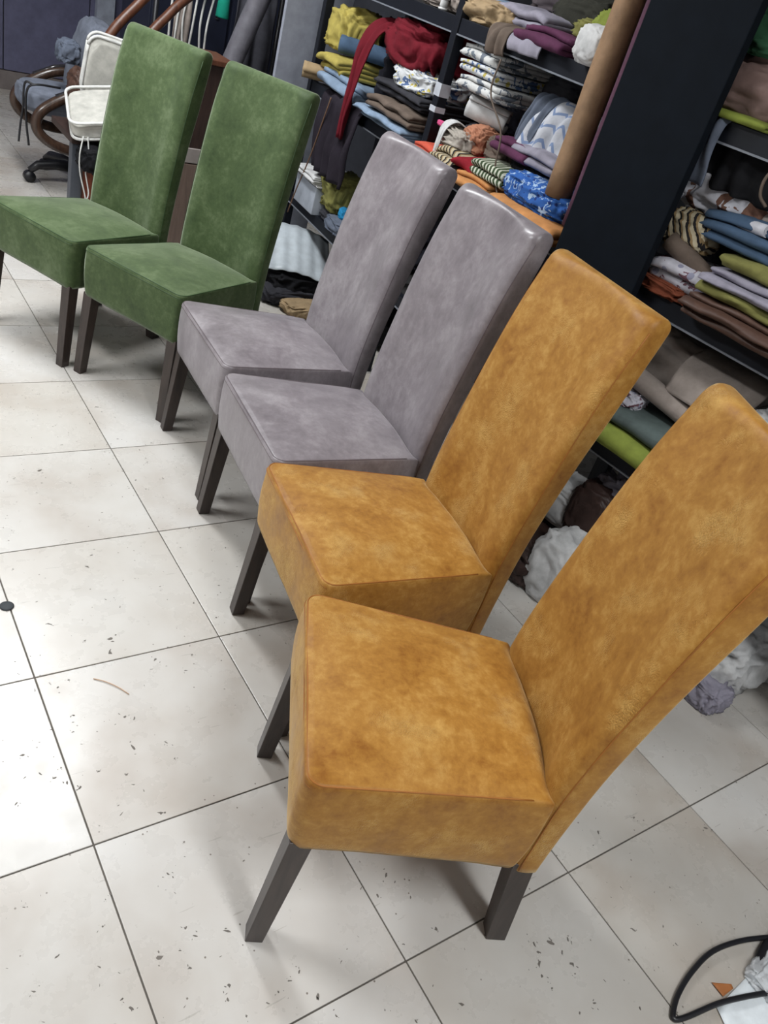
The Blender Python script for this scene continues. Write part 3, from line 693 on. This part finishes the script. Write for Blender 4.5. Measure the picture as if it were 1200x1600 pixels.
P(RO, roll(0.20, 0.03, 3, 0.2, 68), C['taupe'], 0.055, 0.03, 1.05, 'taupe roll lying on the plum flowered cloth', rot=(0, 0.36, 0.25))
P(RO, roll(0.13, 0.014, 3, 0.3, 69), C['white'], 0.0, 0.02, 1.035, 'thin white roll in front of the taupe roll', rot=(0, 0.15, 0.3))
P(HE, heap(0.15, 0.15, 0.11, 70, 0.2), C['stripe'], 0.125, 0.08, 1.095, 'cream and black striped bundle beside the black board')
P(HE, heap(0.30, 0.20, 0.20, 71), C['charcoal'], 0.10, 0.30, 0.974, 'added charcoal cloth filling the shade at the back beside the black board')  # dark fill added behind the cloths in place of shade
P(HE, heap(0.30, 0.22, 0.15, 72, 0.3), C['cow'], 0.085, 0.17, 1.185, 'white and brown printed cloth bundle above the striped bundle')
P(RO, roll(0.19, 0.017, 3, 0.3, 73), C['cow'], 0.0, 0.06, 1.195, 'thin printed roll in front of the white and brown bundle', rot=(0, -0.1, -0.3))
P(HE, heap(0.10, 0.14, 0.24, 74), C['rust'], -0.10, 0.14, 1.165, 'rust red cloth at the right frame edge')
P('strap', (lambda m: (m.v, m.f))(MB().tube(spline([(0.02, 0.03, 1.37), (-0.01, 0.02, 1.36), (-0.02, 0.01, 1.325), (-0.012, 0.01, 1.29), (0.01, 0.02, 1.27)]), 0.004, 6)), C['taupe'], -0.05, 0.0, 0.0, 'beige strap looping down at the right frame edge', cat='strap')
P(DR, drape(0.26, [(0.22, 1.40), (0.12, 1.385), (0.06, 1.36), (0.05, 1.31), (0.06, 1.26)], 21, 0.012, 0.006, 0.0, freq=3), C['black'], 0.06, 0.0, 0.0, 'black cloth hanging under the top beam')
P(DR, drape(0.10, [(0.14, 1.395), (0.05, 1.42), (-0.01, 1.405), (-0.016, 1.34), (0.0, 1.26)], 22, 0.008, 0.004, -0.3, freq=2), C['slate'], 0.175, 0.0, 0.0, 'slate blue strip hanging beside the black board')
# right rack, top shelf
P(FO, folded(0.18, 0.16, 0.022, 2, 75), C['lime'], 0.10, 0.06, 1.415, 'flat olive-lime folded cloth on the upper beam')
P(HE, heap(0.28, 0.24, 0.16, 76, 0.3, 0.62, 0.7), cloth('mauve_brown_leather', S(136, 112, 106), rough=0.6), 0.12, 0.13, 1.428, 'brown crumpled leather heap at the top right beside the black board')
P(HE, heap(0.20, 0.16, 0.14, 77, 0.3), C['green'], 0.10, 0.07, 1.555, 'bottle green cloth at the top right corner')
P(HE, heap(0.40, 0.22, 0.40, 78), C['black'], -0.15, 0.30, 1.412, 'added black cloth heap filling the shade at the back of the top right shelf')  # added black fill for the dark depth of the shelf
# right rack, lower shelf
P(FO, folded(0.40, 0.30, 0.07, 2, 79, wob=0.4), C['lime'], -0.07, 0.10, 0.535, 'lime green folded cloth between the ochre chair backs')
P(FO, folded(0.36, 0.28, 0.06, 2, 80, wob=0.6), C['greygreen'], -0.06, 0.12, 0.602, 'grey-green cushion cover on the lime cloth')
P(HE, heap(0.10, 0.10, 0.055, 81, 0.4), C['floralp'], 0.065, 0.05, 0.648, 'small black and white printed scrap on the grey-green cover')
P(RO, roll(0.44, 0.036, 3, 0.2, 82), C['beige'], -0.10, 0.07, 0.672, 'beige roll lying on the grey-green cover', rot=(0, 0.16, 0.1))
P(HE, heap(0.44, 0.26, 0.22, 83, 0.25), C['beige'], 0.0, 0.25, 0.66, 'beige-grey cloth heap above the beige roll')
P(DR, drape(0.24, [(0.30, 0.86), (0.16, 0.86), (0.08, 0.81), (0.05, 0.745)], 23, 0.004, 0.004, 0.0, freq=1), C['beige'], -0.14, 0.0, 0.0, 'beige smooth sheet lying over the beige roll')
P(HE, heap(0.05, 0.05, 0.04, 84), C['black'], -0.15, 0.02, 0.625, 'small black knot at the end of the grey-green cover')
P(HE, heap(0.20, 0.20, 0.12, 85), C['white'], -0.34, 0.14, 0.72, 'white cloth on the lower shelf at the frame edge')
P(HE, heap(0.36, 0.26, 0.19, 86), C['charcoal'], -0.44, 0.18, 0.532, 'charcoal cloth heap under the white cloth at the frame edge')
# floor under the right rack
P = lambda *a, **k: put(RR, *a, group=G_F, **k)
P(HE, heap(0.26, 0.22, 0.17, 90), C['darkbrown'], 0.10, -0.03, 0.0, 'dark brown leather piece on the floor left of the white bag')
P(HE, heap(0.20, 0.20, 0.27, 91, 0.26, 0.7, 0.6), C['white'], -0.03, -0.04, 0.0, 'white cloth bag on the floor between the ochre chairs', cat='bag')
P(HE, heap(0.30, 0.24, 0.20, 92), C['charcoal'], 0.08, 0.16, 0.0, 'charcoal cloth on the floor behind the dark brown leather')
P(HE, heap(0.22, 0.16, 0.17, 93, 0.3, 0.6, 0.6), C['white'], 0.12, 0.10, 0.165, 'white cloth tucked behind the dark brown leather')
P(HE, heap(0.16, 0.12, 0.22, 94, 0.15), C['darkbrown'], 0.01, 0.06, 0.19, 'upright dark brown leather scrap above the white bag')
P(HE, heap(0.24, 0.18, 0.20, 95, 0.45), C['lilac'], -0.05, 0.15, 0.23, 'crumpled lilac plastic under the lower shelf')
P(HE, heap(0.34, 0.24, 0.26, 96), C['black'], -0.12, 0.2, 0.0, 'black cloth heap on the floor under the lilac plastic')
put(None, HE, heap(0.30, 0.26, 0.22, 97, 0.45, 0.7, 0.8), C['white'], 1.86, 0.33, 0.0, 'white crumpled cloth on the floor behind the nearest chair', group=G_F)
put(None, HE, heap(0.36, 0.34, 0.42, 98, 0.35, 0.7, 0.6), C['white'], 2.13, 0.26, 0.0, 'large white sheet heap on the floor at the right frame edge', group=G_F)
put(None, HE, heap(0.12, 0.12, 0.09, 99, 0.4), C['lilac'], 1.71, 0.24, 0.0, 'small tuft of pale stuffing on the floor behind the nearest chair', group=G_F)
put(None, HE, heap(0.34, 0.30, 0.24, 100), C['black'], 1.90, 0.62, 0.0, 'black cloth heap deep under the right rack', group=G_F)

# ------------------------------------------------------------------ far corner
M_RED = wood('reddish_wood', S(70, 40, 28), S(104, 64, 46), 0.4); M_DKW = wood('dark_brown_wood', S(40, 28, 24), S(62, 44, 38), 0.5)
M_GREYF = cloth('grey_chair_fabric', S(122, 128, 142)); M_BLK = plain('black_plastic', S(26, 26, 30), 0.4); M_CHROME = plain('chrome', S(200, 200, 205), 0.15, Metallic=1.0)
oc = empty('swivel_chair', (1.10, 4.56, 0), 0.0); tag(oc, 'grey swivel chair with curved wooden arms at the far left', 'chair')
for k in range(5):
    a = pi + 0.12 + k * 2 * pi / 5
    lg = MB().tube([(0.03 * cos(a), 0.03 * sin(a), 0.10), (0.12 * cos(a), 0.12 * sin(a), 0.105), (0.22 * cos(a), 0.22 * sin(a), 0.095), (0.265 * cos(a), 0.265 * sin(a), 0.062)], [0.032, 0.028, 0.024, 0.018], 10).build('leg', M_BLK, oc, True)
    MB().tube([(0.265 * cos(a) - 0.02 * sin(a), 0.265 * sin(a) + 0.02 * cos(a), 0.031), (0.265 * cos(a) + 0.02 * sin(a), 0.265 * sin(a) - 0.02 * cos(a), 0.031)], 0.03, 14).build('caster', M_BLK, lg, True)
MB().lathe([(0.035, 0.08), (0.035, 0.20), (0.022, 0.21), (0.022, 0.36)], 16).build('column', M_BLK, oc, True)
v, f = heap(0.44, 0.40, 0.15, 3, 0.06, 0.55); mesh_obj('seat', v, f, M_GREYF, oc, True, (-0.12, -0.02, 0.385))
v, f = heap(0.17, 0.42, 0.46, 4, 0.10, 0.6); mesh_obj('backrest', v, f, M_GREYF, oc, True, (0.0, 0.02, 0.46), (0, 0.22, 0))
for y in (-0.235, 0.235):
    ar = MB().tube(spline([(0.06, y, 0.56), (-0.08, y, 0.535), (-0.19, y, 0.48), (-0.265, y, 0.42), (-0.285, y, 0.355), (-0.25, y, 0.30), (-0.17, y, 0.26), (-0.05, y, 0.24), (0.05, y, 0.25)]), 0.027, 10).build('armrest', wood('walnut_arm', S(44, 32, 26), S(70, 52, 42), 0.25), oc, True)
    MB().tube([(0.04, y, 0.585), (-0.08, y, 0.56), (-0.19, y, 0.505)], 0.013, 8).build('arm_pad', plain('glossy_black_pad', S(40, 38, 40), 0.15), ar, True)
cb2 = put(None, HE, heap(0.12, 0.12, 0.12, 71, 0.3), C['slate'], 0.985, 4.42, 0.66, 'slate blue cloth bundled over the back of the swivel chair')
st = tag(MB().tube(spline([(0.80, 4.33, 0.545), (0.765, 4.36, 0.54), (0.76, 4.37, 0.42), (0.752, 4.38, 0.34), (0.742, 4.37, 0.25)]), 0.006, 6).tube(spline([(0.93, 4.33, 0.55), (0.80, 4.31, 0.55), (0.77, 4.345, 0.50), (0.775, 4.36, 0.36), (0.79, 4.36, 0.24)]), 0.006, 6).build('strap', M_BLK, None, True), 'black straps hanging from the grey swivel chair', 'strap')
hb = put(None, 'handbag', heap(0.20, 0.16, 0.22, 12, 0.25), C['brown'], 1.05, 4.27, 0.475, 'brown leather bag on the grey swivel chair', cat='bag')
# low table with white cushions
tb_ = empty('work_table', (0.93, 3.86, 0)); tag(tb_, 'low reddish table with dark legs carrying white cushions', 'table')
MB().box(-0.11, 0.34, -0.16, 0.20, 0.445, 0.475, 0.004).build('table_top', M_DKW, tb_)
for x, y in ((-0.08, -0.13), (0.31, -0.13), (0.05, 0.17), (0.31, 0.17)): MB().box(x - 0.025, x + 0.025, y - 0.025, y + 0.025, 0, 0.445, 0.003).build('leg', plain('grey_metal_leg', S(70, 74, 82), 0.5), tb_)
MB().box(-0.045, 0.28, -0.14, -0.115, 0.05, 0.36, 0.003).build('front_panel', wood('rust_wood', S(110, 52, 34), S(140, 72, 48), 0.45), tb_)
M_CUSH = cloth('cream_canvas', S(206, 204, 196)); M_PIPE = cloth('white_piping', S(236, 236, 232))
def cushion(L, D, H, seed, loc, rot, label):
    r = empty('seat_cushion', loc); r.rotation_euler = rot; tag(r, label, 'cushion', 'white tie-on cushions')
    v, f = heap(L, D, H, seed, 0.05, 0.42); mesh_obj('cover', v, f, M_CUSH, r)
    for z in (0.12, 0.88):
        q = rquad([(-L * .46, -D * .46), (L * .46, -D * .46), (L * .46, D * .46), (-L * .46, D * .46)], [0.05] * 4, 6, 5); q = [(p.x, p.y, H * z) for p in q]
        MB().tube(q + q[:1], 0.007, 6).build('piping', M_PIPE, r, True)
    return r
cushion(0.40, 0.36, 0.10, 61, (1.02, 3.78, 0.545), (0.28, -0.22, -0.25), 'cream tie-on cushion lying tilted on the low table behind the far green chair')
cushion(0.38, 0.32, 0.08, 62, (1.13, 4.0, 0.71), (-pi / 2 + 0.15, 0.10, -0.2), 'cream tie-on cushion standing upright behind the tilted one')
for k, pts in enumerate(([(0.855, 3.64, 0.50), (0.840, 3.63, 0.42), (0.845, 3.63, 0.34), (0.870, 3.63, 0.25), (0.880, 3.63, 0.215), (0.890, 3.63, 0.25), (0.870, 3.63, 0.35), (0.880, 3.63, 0.42), (0.875, 3.64, 0.50)], [(0.935, 3.63, 0.48), (0.945, 3.62, 0.42), (0.905, 3.62, 0.38), (0.915, 3.62, 0.35), (0.965, 3.62, 0.35)])):
    tag(MB().tube(spline(pts, 5), 0.0035, 6).build('tie_string', M_PIPE, None, True), ('long white tie string looping down from the tilted cream cushion', 'short white tie string curling beside the long one')[k], 'string')
put(None, HE, heap(0.30, 0.16, 0.14, 63), C['black'], 0.99, 3.655, 0.34, 'black cloth hanging under the tilted cream cushion', rot=(0, 0, 0))
# bare wooden chair frame
wf = empty('wooden_chair_frame', (1.22, 4.14, 0)); tag(wf, 'bare reddish wooden chair frame leaning behind the far green chair', 'chair frame')
for dx in (0.0, 0.17):
    MB().tube(spline([(-0.25 + dx, 0, 0.02), (-0.22 + dx, 0, 0.40), (-0.15 + dx, 0, 0.80), (0.02 + dx, 0.04, 1.02), (0.16 + dx, 0.08, 1.14)]), 0.024, 8).build('back_post', M_RED, wf, True)
for z, x in ((0.35, -0.22), (0.62, -0.185)): MB().box(x, x + 0.17, -0.012, 0.012, z, z + 0.05, 0.003).build('rail', M_RED, wf)
# dark wooden cabinet behind the green chairs
cb_ = empty('wooden_cabinet', (1.28, 3.36, 0)); tag(cb_, 'dark brown wooden cabinet seen between the two green chairs', 'cabinet')
MB().box(-0.13, 0.13, 0.0, 0.22, 0.0, 0.945, 0.004).build('body', M_DKW, cb_)
MB().box(-0.125, 0.125, -0.016, -0.001, 0.52, 0.585, 0.003).build('drawer_front', plain('pale_grey_front', S(150, 142, 138), 0.6), cb_)
MB().box(-0.125, 0.125, -0.016, -0.001, 0.04, 0.515, 0.003).build('door', wood('grey_brown_wood', S(96, 80, 72), S(120, 102, 92), 0.6), cb_)
MB().box(-0.14, 0.14, -0.02, 0.23, 0.945, 0.968, 0.004).build('top', M_RED, cb_)  # lighter reddish wood stands in for light on the top end
# rail with cords and spools, grey roll, grey board, dark locker
gr = empty('garment_rail', (1.78, 4.42, 0)); tag(gr, 'dark metal rail carrying white cords behind the green chairs', 'rail')
for x in (-0.36, 0.36): MB().tube([(x, 0, 0), (x, 0, 1.42)], 0.014, 10).build('post', M_BLK, gr, True)
MB().tube([(-0.36, 0, 1.40), (0.36, 0, 1.40)], 0.012, 10).build('crossbar', M_BLK, gr, True)
for x in (-0.36, 0.36): MB().box(x - 0.02, x + 0.02, -0.2, 0.2, 0.0, 0.025, 0.004).build('foot', M_BLK, gr)
NC = ['leftmost white cord hanging from the dark rail', 'second white cord from the left on the dark rail', 'third white cord from the left on the dark rail', 'fourth white cord from the left on the dark rail', 'fifth white cord from the left on the dark rail', 'rightmost white cord on the dark rail beside the teal spool']
for k, x in enumerate((1.50, 1.55, 1.59, 1.63, 1.68, 1.73)):
    pts = [(x, 4.405, 1.41), (x + 0.005, 4.395, 1.2), (x - 0.01 - 0.01 * (k % 3), 4.39, 0.98), (x - 0.03 * (k % 2), 4.39, 0.70 + 0.02 * k)]
    tag(MB().tube(spline(pts, 6), 0.006, 6).build('white_rope', M_PIPE, None, True), NC[k], 'cord', 'white cords on the rail')
put(None, DR, drape(0.09, [(0.02, 1.42), (0.0, 1.41), (-0.02, 1.2), (-0.022, 0.95), (-0.02, 0.72)], 31, 0.01, 0.004, 0.0, freq=2), C['beige'], 1.56, 4.42, 0.0, 'narrow beige cloth hanging among the white cords')
for k, (x, z) in enumerate(((1.765, 1.035), (1.63, 1.13))):
    s_ = empty('thread_cone', (x, 4.36, z)); tag(s_, ('teal thread spool hanging beside the grey roll', 'small teal thread spool at the top frame edge')[k], 'spool', 'teal thread spools')
    MB().lathe([(0.034, 0), (0.036, 0.005), (0.03, 0.09), (0.026, 0.095)], 18).build('thread', cloth('teal_thread', S(20, 150, 126)), s_, True)
    MB().tube([(0, 0, 0.09), (0, 0.03, 1.40 - z)], 0.003, 6).build('hanger', M_PIPE, s_, True)
put(None, RO, roll(1.5, 0.062, 4, 0.3, 45), cloth('grey_vinyl', S(116, 114, 122), rough=0.5), 1.80, 4.18, 0.74, 'tall grey roll leaning behind the green chairs', rot=(0, -pi / 2 + 0.32, 0), cat='roll')
put(None, DR, drape(0.22, [(0.02, 1.42), (0.0, 1.41), (-0.015, 1.2), (-0.02, 0.9), (-0.015, 0.6)], 33, 0.016, 0.005, -0.2, freq=2), cloth('dark_grey_cloth', S(78, 78, 86)), 1.98, 4.42, 0.0, 'dark grey cloth hanging from the dark rail beside the grey board')
gb = tag(MB().box(1.74, 2.10, 3.60, 3.622, 0.0, 1.75, 0.003).build('grey_board', plain('pale_grey_laminate', S(146, 150, 162), 0.5)), 'tall pale grey board standing at the far end of the rack', 'board')
lk = empty('metal_locker', (2.25, 5.3, 0)); tag(lk, 'dark navy metal locker in the far corner', 'locker')
MB().box(-0.62, 0.40, -0.2, 0.3, 0, 1.9, 0.006).build('body', plain('dark_navy_metal', S(30, 34, 50), 0.45), lk)
for x in (-0.61, -0.10): d_ = MB().box(x, x + 0.49, -0.217, -0.201, 0.08, 1.86, 0.004).build('door', plain('dark_navy_metal', S(30, 34, 50), 0.45), lk); MB().box(x + 0.40, x + 0.42, -0.23, -0.218, 0.95, 1.1, 0.003).build('handle', M_CHROME, d_)

# ------------------------------------------------------------------ foreground clutter on the floor
cab = [(1.315, -0.348), (1.232, -0.316), (1.146, -0.289), (1.067, -0.276), (0.991, -0.283), (0.928, -0.299), (0.889, -0.318), (0.884, -0.328), (0.912, -0.337), (0.991, -0.351), (1.056, -0.369), (1.121, -0.39), (1.223, -0.422)]
lift = [0.006, 0.012, 0.016, 0.014, 0.01, 0.007, 0.006, 0.006, 0.008, 0.012, 0.013, 0.012, 0.008]
tag(MB().tube(spline([(x, y, z) for (x, y), z in zip(cab, lift)]), 0.0055, 10).build('power_cable', M_BLK, None, True), 'black cable looping on the floor in the lower right corner', 'cable')
tag(MB().tube(spline([(1.30, -0.318, 0.03), (1.261, -0.322, 0.02), (1.213, -0.324, 0.012), (1.172, -0.333, 0.010), (1.146, -0.350, 0.010)]), 0.009, 10).build('cable_end', M_BLK, None, True), 'short thick black cable end at the right frame edge', 'cable')
put(None, 'paper_sheet', sheet(14, 10, lambda u, v: (0.93 + 0.26 * u + 0.06 * v, -0.49 + 0.135 * v + 0.02 * u, 0.003 + 0.004 * noise.noise((u * 3, v * 3, 1))), 0.0006), plain('white_paper', S(226, 232, 236), 0.5), 0, 0, 0, 'white paper sheet on the floor under the black cable', cat='paper')
put(None, 'paper_scrap', sheet(6, 6, lambda u, v: (1.022 + 0.036 * u, -0.347 + 0.03 * v * (1 - u * 0.75), 0.004 + 0.004 * u * v), 0.001), plain('brown_paper', S(160, 98, 50), 0.7), 0, 0, 0, 'small brown paper scrap beside the white paper', cat='paper')
tp = NT('clear_plastic_film'); tp.fin((0.86, 0.88, 0.9, 1), 0.15); tp.b.inputs['Alpha'].default_value = 0.45
put(None, 'plastic_bag', heap(0.12, 0.08, 0.025, 5, 0.4), tp.m, 1.16, -0.372, 0.0005, 'clear plastic bag of small screws at the right frame edge', cat='bag')
for k, (x, y) in enumerate(((1.135, -0.365), (1.15, -0.377), (1.175, -0.36))):
    r = empty('screw', (x, y, 0.006), k * 1.1); tag(r, ('screw in the clear bag nearest the white paper', 'screw in the middle of the clear bag', 'screw in the clear bag nearest the frame edge')[k], 'screw', 'screws in the clear bag')
    MB().tube([(0, 0, 0), (0.016, 0, 0)], 0.002, 8).build('shank', M_CHROME, r, True); MB().tube([(-0.003, 0, 0), (0, 0, 0)], 0.004, 10).build('head', M_CHROME, r, True)
# dirt specks and lint lying on the tiles
SPECKS = [(-0.007,1.146,0.0172),(0.193,0.971,0.0129),(0.178,0.925,0.0109),(0.14,0.643,0.0091),(0.15,0.728,0.0077),(0.168,0.717,0.0051),(0.271,0.873,0.0082),(0.327,0.816,0.0063),(0.361,0.861,0.0055),(0.138,0.47,0.0095),(0.049,0.768,0.006),(0.037,0.724,0.0059),(0.039,0.856,0.0044),(0.067,0.87,0.0053),(-0.072,0.7,0.0066),(-0.028,0.624,0.0073),(-0.008,0.604,0.0073),(0.012,0.584,0.008),(-0.01,0.643,0.0057),(0.106,0.581,0.0065),(-0.108,0.591,0.0056),(0.107,0.34,0.0068),(0.159,0.39,0.0054),(-0.001,0.343,0.0045),(-0.142,0.379,0.0045),(0.166,0.192,0.0096),(0.1,0.228,0.0059),(0.11,0.208,0.0059),(0.041,0.198,0.0095),(0.131,0.103,0.0072),(0.12,0.083,0.0065),(0.082,0.159,0.0065),(-0.029,0.14,0.0071),(-0.039,0.16,0.0057),(-0.161,0.232,0.0057),(-0.115,0.272,0.0058),(-0.031,0.291,0.0044),(0.076,0.195,0.0037),(0.138,0.045,0.0065),(0.232,0.064,0.0059),(0.255,0.071,0.0059),(0.205,0.056,0.0058),(0.256,0.181,0.0053),(0.037,1.28,0.005),(0.214,1.247,0.0061),(0.223,1.109,0.0048),(0.239,1.289,0.0051),(0.248,1.071,0.0048),(0.134,0.981,0.0055),(0.072,1.059,0.0066),(0.434,1.035,0.0068),(0.543,1.349,0.0065),(0.47,0.967,0.0058),(0.21,0.63,0.005),(0.212,0.584,0.0058),(0.057,0.608,0.0065),(-0.012,0.337,0.0037),(0.208,1.71,0.0112),(0.47,1.613,0.0065),(0.543,1.345,0.0069),(0.485,1.561,0.0046),(0.59,1.815,0.006),(0.305,1.841,0.0049),(0.489,1.852,0.006),(0.708,2.07,0.0108),(0.276,1.63,0.0046),(0.128,1.679,0.0046),(0.069,1.438,0.0034),(0.215,1.244,0.0048),(0.542,1.727,0.0058),(0.539,1.705,0.0048),(0.556,1.608,0.0056),(0.484,2.063,0.0084),(0.447,1.667,0.0066),(0.428,1.958,0.0051),(0.4,2.637,0.0061),(0.541,0.025,0.0069),(0.715,-0.087,0.0082),(0.712,-0.103,0.0081),(0.698,-0.122,0.0091),(0.687,-0.142,0.008),(0.749,-0.1,0.0103),(0.76,-0.126,0.0062),(0.763,-0.153,0.0082),(0.755,-0.17,0.0051),(0.691,-0.169,0.007),(0.752,-0.229,0.0061),(0.266,0.019,0.0092),(0.505,-0.111,0.0076),(1.047,0.046,0.0069),(1.551,-0.003,0.008),(0.336,0.053,0.0047),(0.791,-0.112,0.0073),(0.947,-0.162,0.0076),(0.464,0.028,0.0048),(0.408,-0.096,0.0056),(0.28,-0.024,0.0055),(0.468,0.132,0.0078),(0.508,0.163,0.007),(0.835,-0.279,0.0073),(1.337,-0.062,0.0075),(1.169,0.037,0.0059),(1.349,-0.073,0.005),(1.016,-0.226,0.0044)]
rnd = random.Random(11); sm = MB()
def speck(x, y, r, elong):
    a0 = rnd.uniform(0, pi); n = 7; top = []
    for k in range(n):
        a = 2 * pi * k / n; q = r * rnd.uniform(0.45, 1.1); u, w_ = q * cos(a) * elong, q * sin(a) / elong
        top.append((x + u * cos(a0) - w_ * sin(a0), y + u * sin(a0) + w_ * cos(a0)))
    b = [(p[0], p[1], 0.0001) for p in top]; t = [(x + (p[0] - x) * 0.8, y + (p[1] - y) * 0.8, 0.0006) for p in top]
    sm.add(b + t, [tuple(range(n, 2 * n))] + [(i, (i + 1) % n, n + (i + 1) % n, n + i) for i in range(n)])
for x, y, r in SPECKS:
    
    speck(x, y, r * rnd.uniform(0.45, 0.7), rnd.uniform(1.0, 1.8))
    for k in range(2): speck(x + rnd.gauss(0, r * 0.9), y + rnd.gauss(0, r * 0.9), r * rnd.uniform(0.12, 0.3), rnd.uniform(1.0, 1.9))
for k in range(1100):
    x = rnd.uniform(-0.7, 1.5); y = rnd.uniform(-0.5, 3.2)
    speck(x, y, rnd.uniform(0.0008, 0.0028) * rnd.uniform(0.6, 1.2), rnd.uniform(1.0, 2.4))
so = sm.build('floor_dirt', plain('dark_dirt', S(112, 106, 100), 0.9)); tag(so, 'dark dirt specks and lint scattered over the pale floor tiles', 'dirt', kind='stuff')
put(None, 'dark_cap', (lambda m: (m.v, m.f))(MB().lathe([(0.016, 0.0003), (0.017, 0.002), (0.014, 0.004), (0.004, 0.0045)], 20)), plain('dark_rubber', S(52, 56, 60), 0.7), -0.006, 1.146, 0.0, 'flat dark disc on a tile joint at the left frame edge', cat='disc')
tag(MB().tube(spline([(0.118, 0.856, 0.002), (0.14, 0.838, 0.003), (0.162, 0.812, 0.003), (0.178, 0.786, 0.002)]), 0.0011, 6).build('thread_scrap', plain('orange_brown_thread', S(190, 156, 128), 0.8), None, True), 'orange-brown strand lying on the pale tiles', 'thread')

for z, h in ((1.10, 0.02), (1.155, 0.045)):
    MB().box(-0.29 - 0.022, -0.29 + 0.022, -0.002, 0.0425, z, z + h).build('tape', plain('white_tape', S(186, 190, 198), 0.6), RL.r)
tag(MB().tube(spline([RL.at(1.10, -0.05, 0.95), RL.at(1.12, -0.055, 0.86), RL.at(1.20, -0.05, 0.66), RL.at(1.30, -0.045, 0.47), RL.at(1.36, -0.04, 0.34)]), 0.0035, 6).build('hanging_wire', plain('brown_wire', S(104, 78, 60), 0.6), None, True), 'thin brown wire hanging beside the green chair in front of the rack', 'wire')

P = lambda *a, **k: put(RL, *a, group=G_A, **k)
P(DR, drape(0.12, [(0.24, 1.24), (0.16, 1.29), (0.09, 1.28), (0.05, 1.20), (0.03, 1.10)], 41, 0.014, 0.005, 0.2, freq=2), C['slate'], -0.255, 0.0, 0.0, 'slate grey strip of cloth hanging left of the chevron cloth')
P(FO, folded(0.24, 0.22, 0.06, 4, 142), C['lilac'], -0.42, 0.10, 1.10, 'lilac-white folded cloth under the chevron cloth')
P(DR, drape(0.20, [(0.16, 1.44), (0.04, 1.45), (-0.015, 1.435), (-0.03, 1.405), (-0.028, 1.385)], 43, 0.006, 0.004, 0.2, freq=1.3), C['lilac'], -0.20, 0.0, 0.0, 'lilac-grey cloth edge hanging over the top beam beside the plum cloth')
P(HE, heap(0.34, 0.24, 0.16, 144), cloth('grey_brown_cloth', S(84, 76, 80)), 0.02, 0.28, 1.50, 'grey-brown cloth heap on the lilac-grey folded cloth of the top shelf')
P(HE, heap(0.05, 0.02, 0.02, 145), cloth('pink_tag', S(220, 90, 140)), 0.165, -0.02, 1.075, 'small pink tag beside the white pointed scrap', cat='tag')
P(HE, heap(0.18, 0.16, 0.08, 146, 0.4), cloth('grey_cream_cloth', S(180, 172, 162)), 0.06, 0.04, 1.02, 'cream crumpled scrap behind the white pointed scrap')
P(HE, heap(0.80, 0.38, 0.26, 147), C['black'], 0.80, 0.30, 0.0, 'large added black cloth heap darkening the floor under the left rack')  # added to darken the floor gap under the lowest shelf
P(HE, heap(0.50, 0.30, 0.22, 148), C['ink'], 0.62, 0.30, 0.412, 'added dark navy cloth heap filling the shade on the lower shelf behind the grey chair')  # added dark filler for the shaded depth of the lower shelf
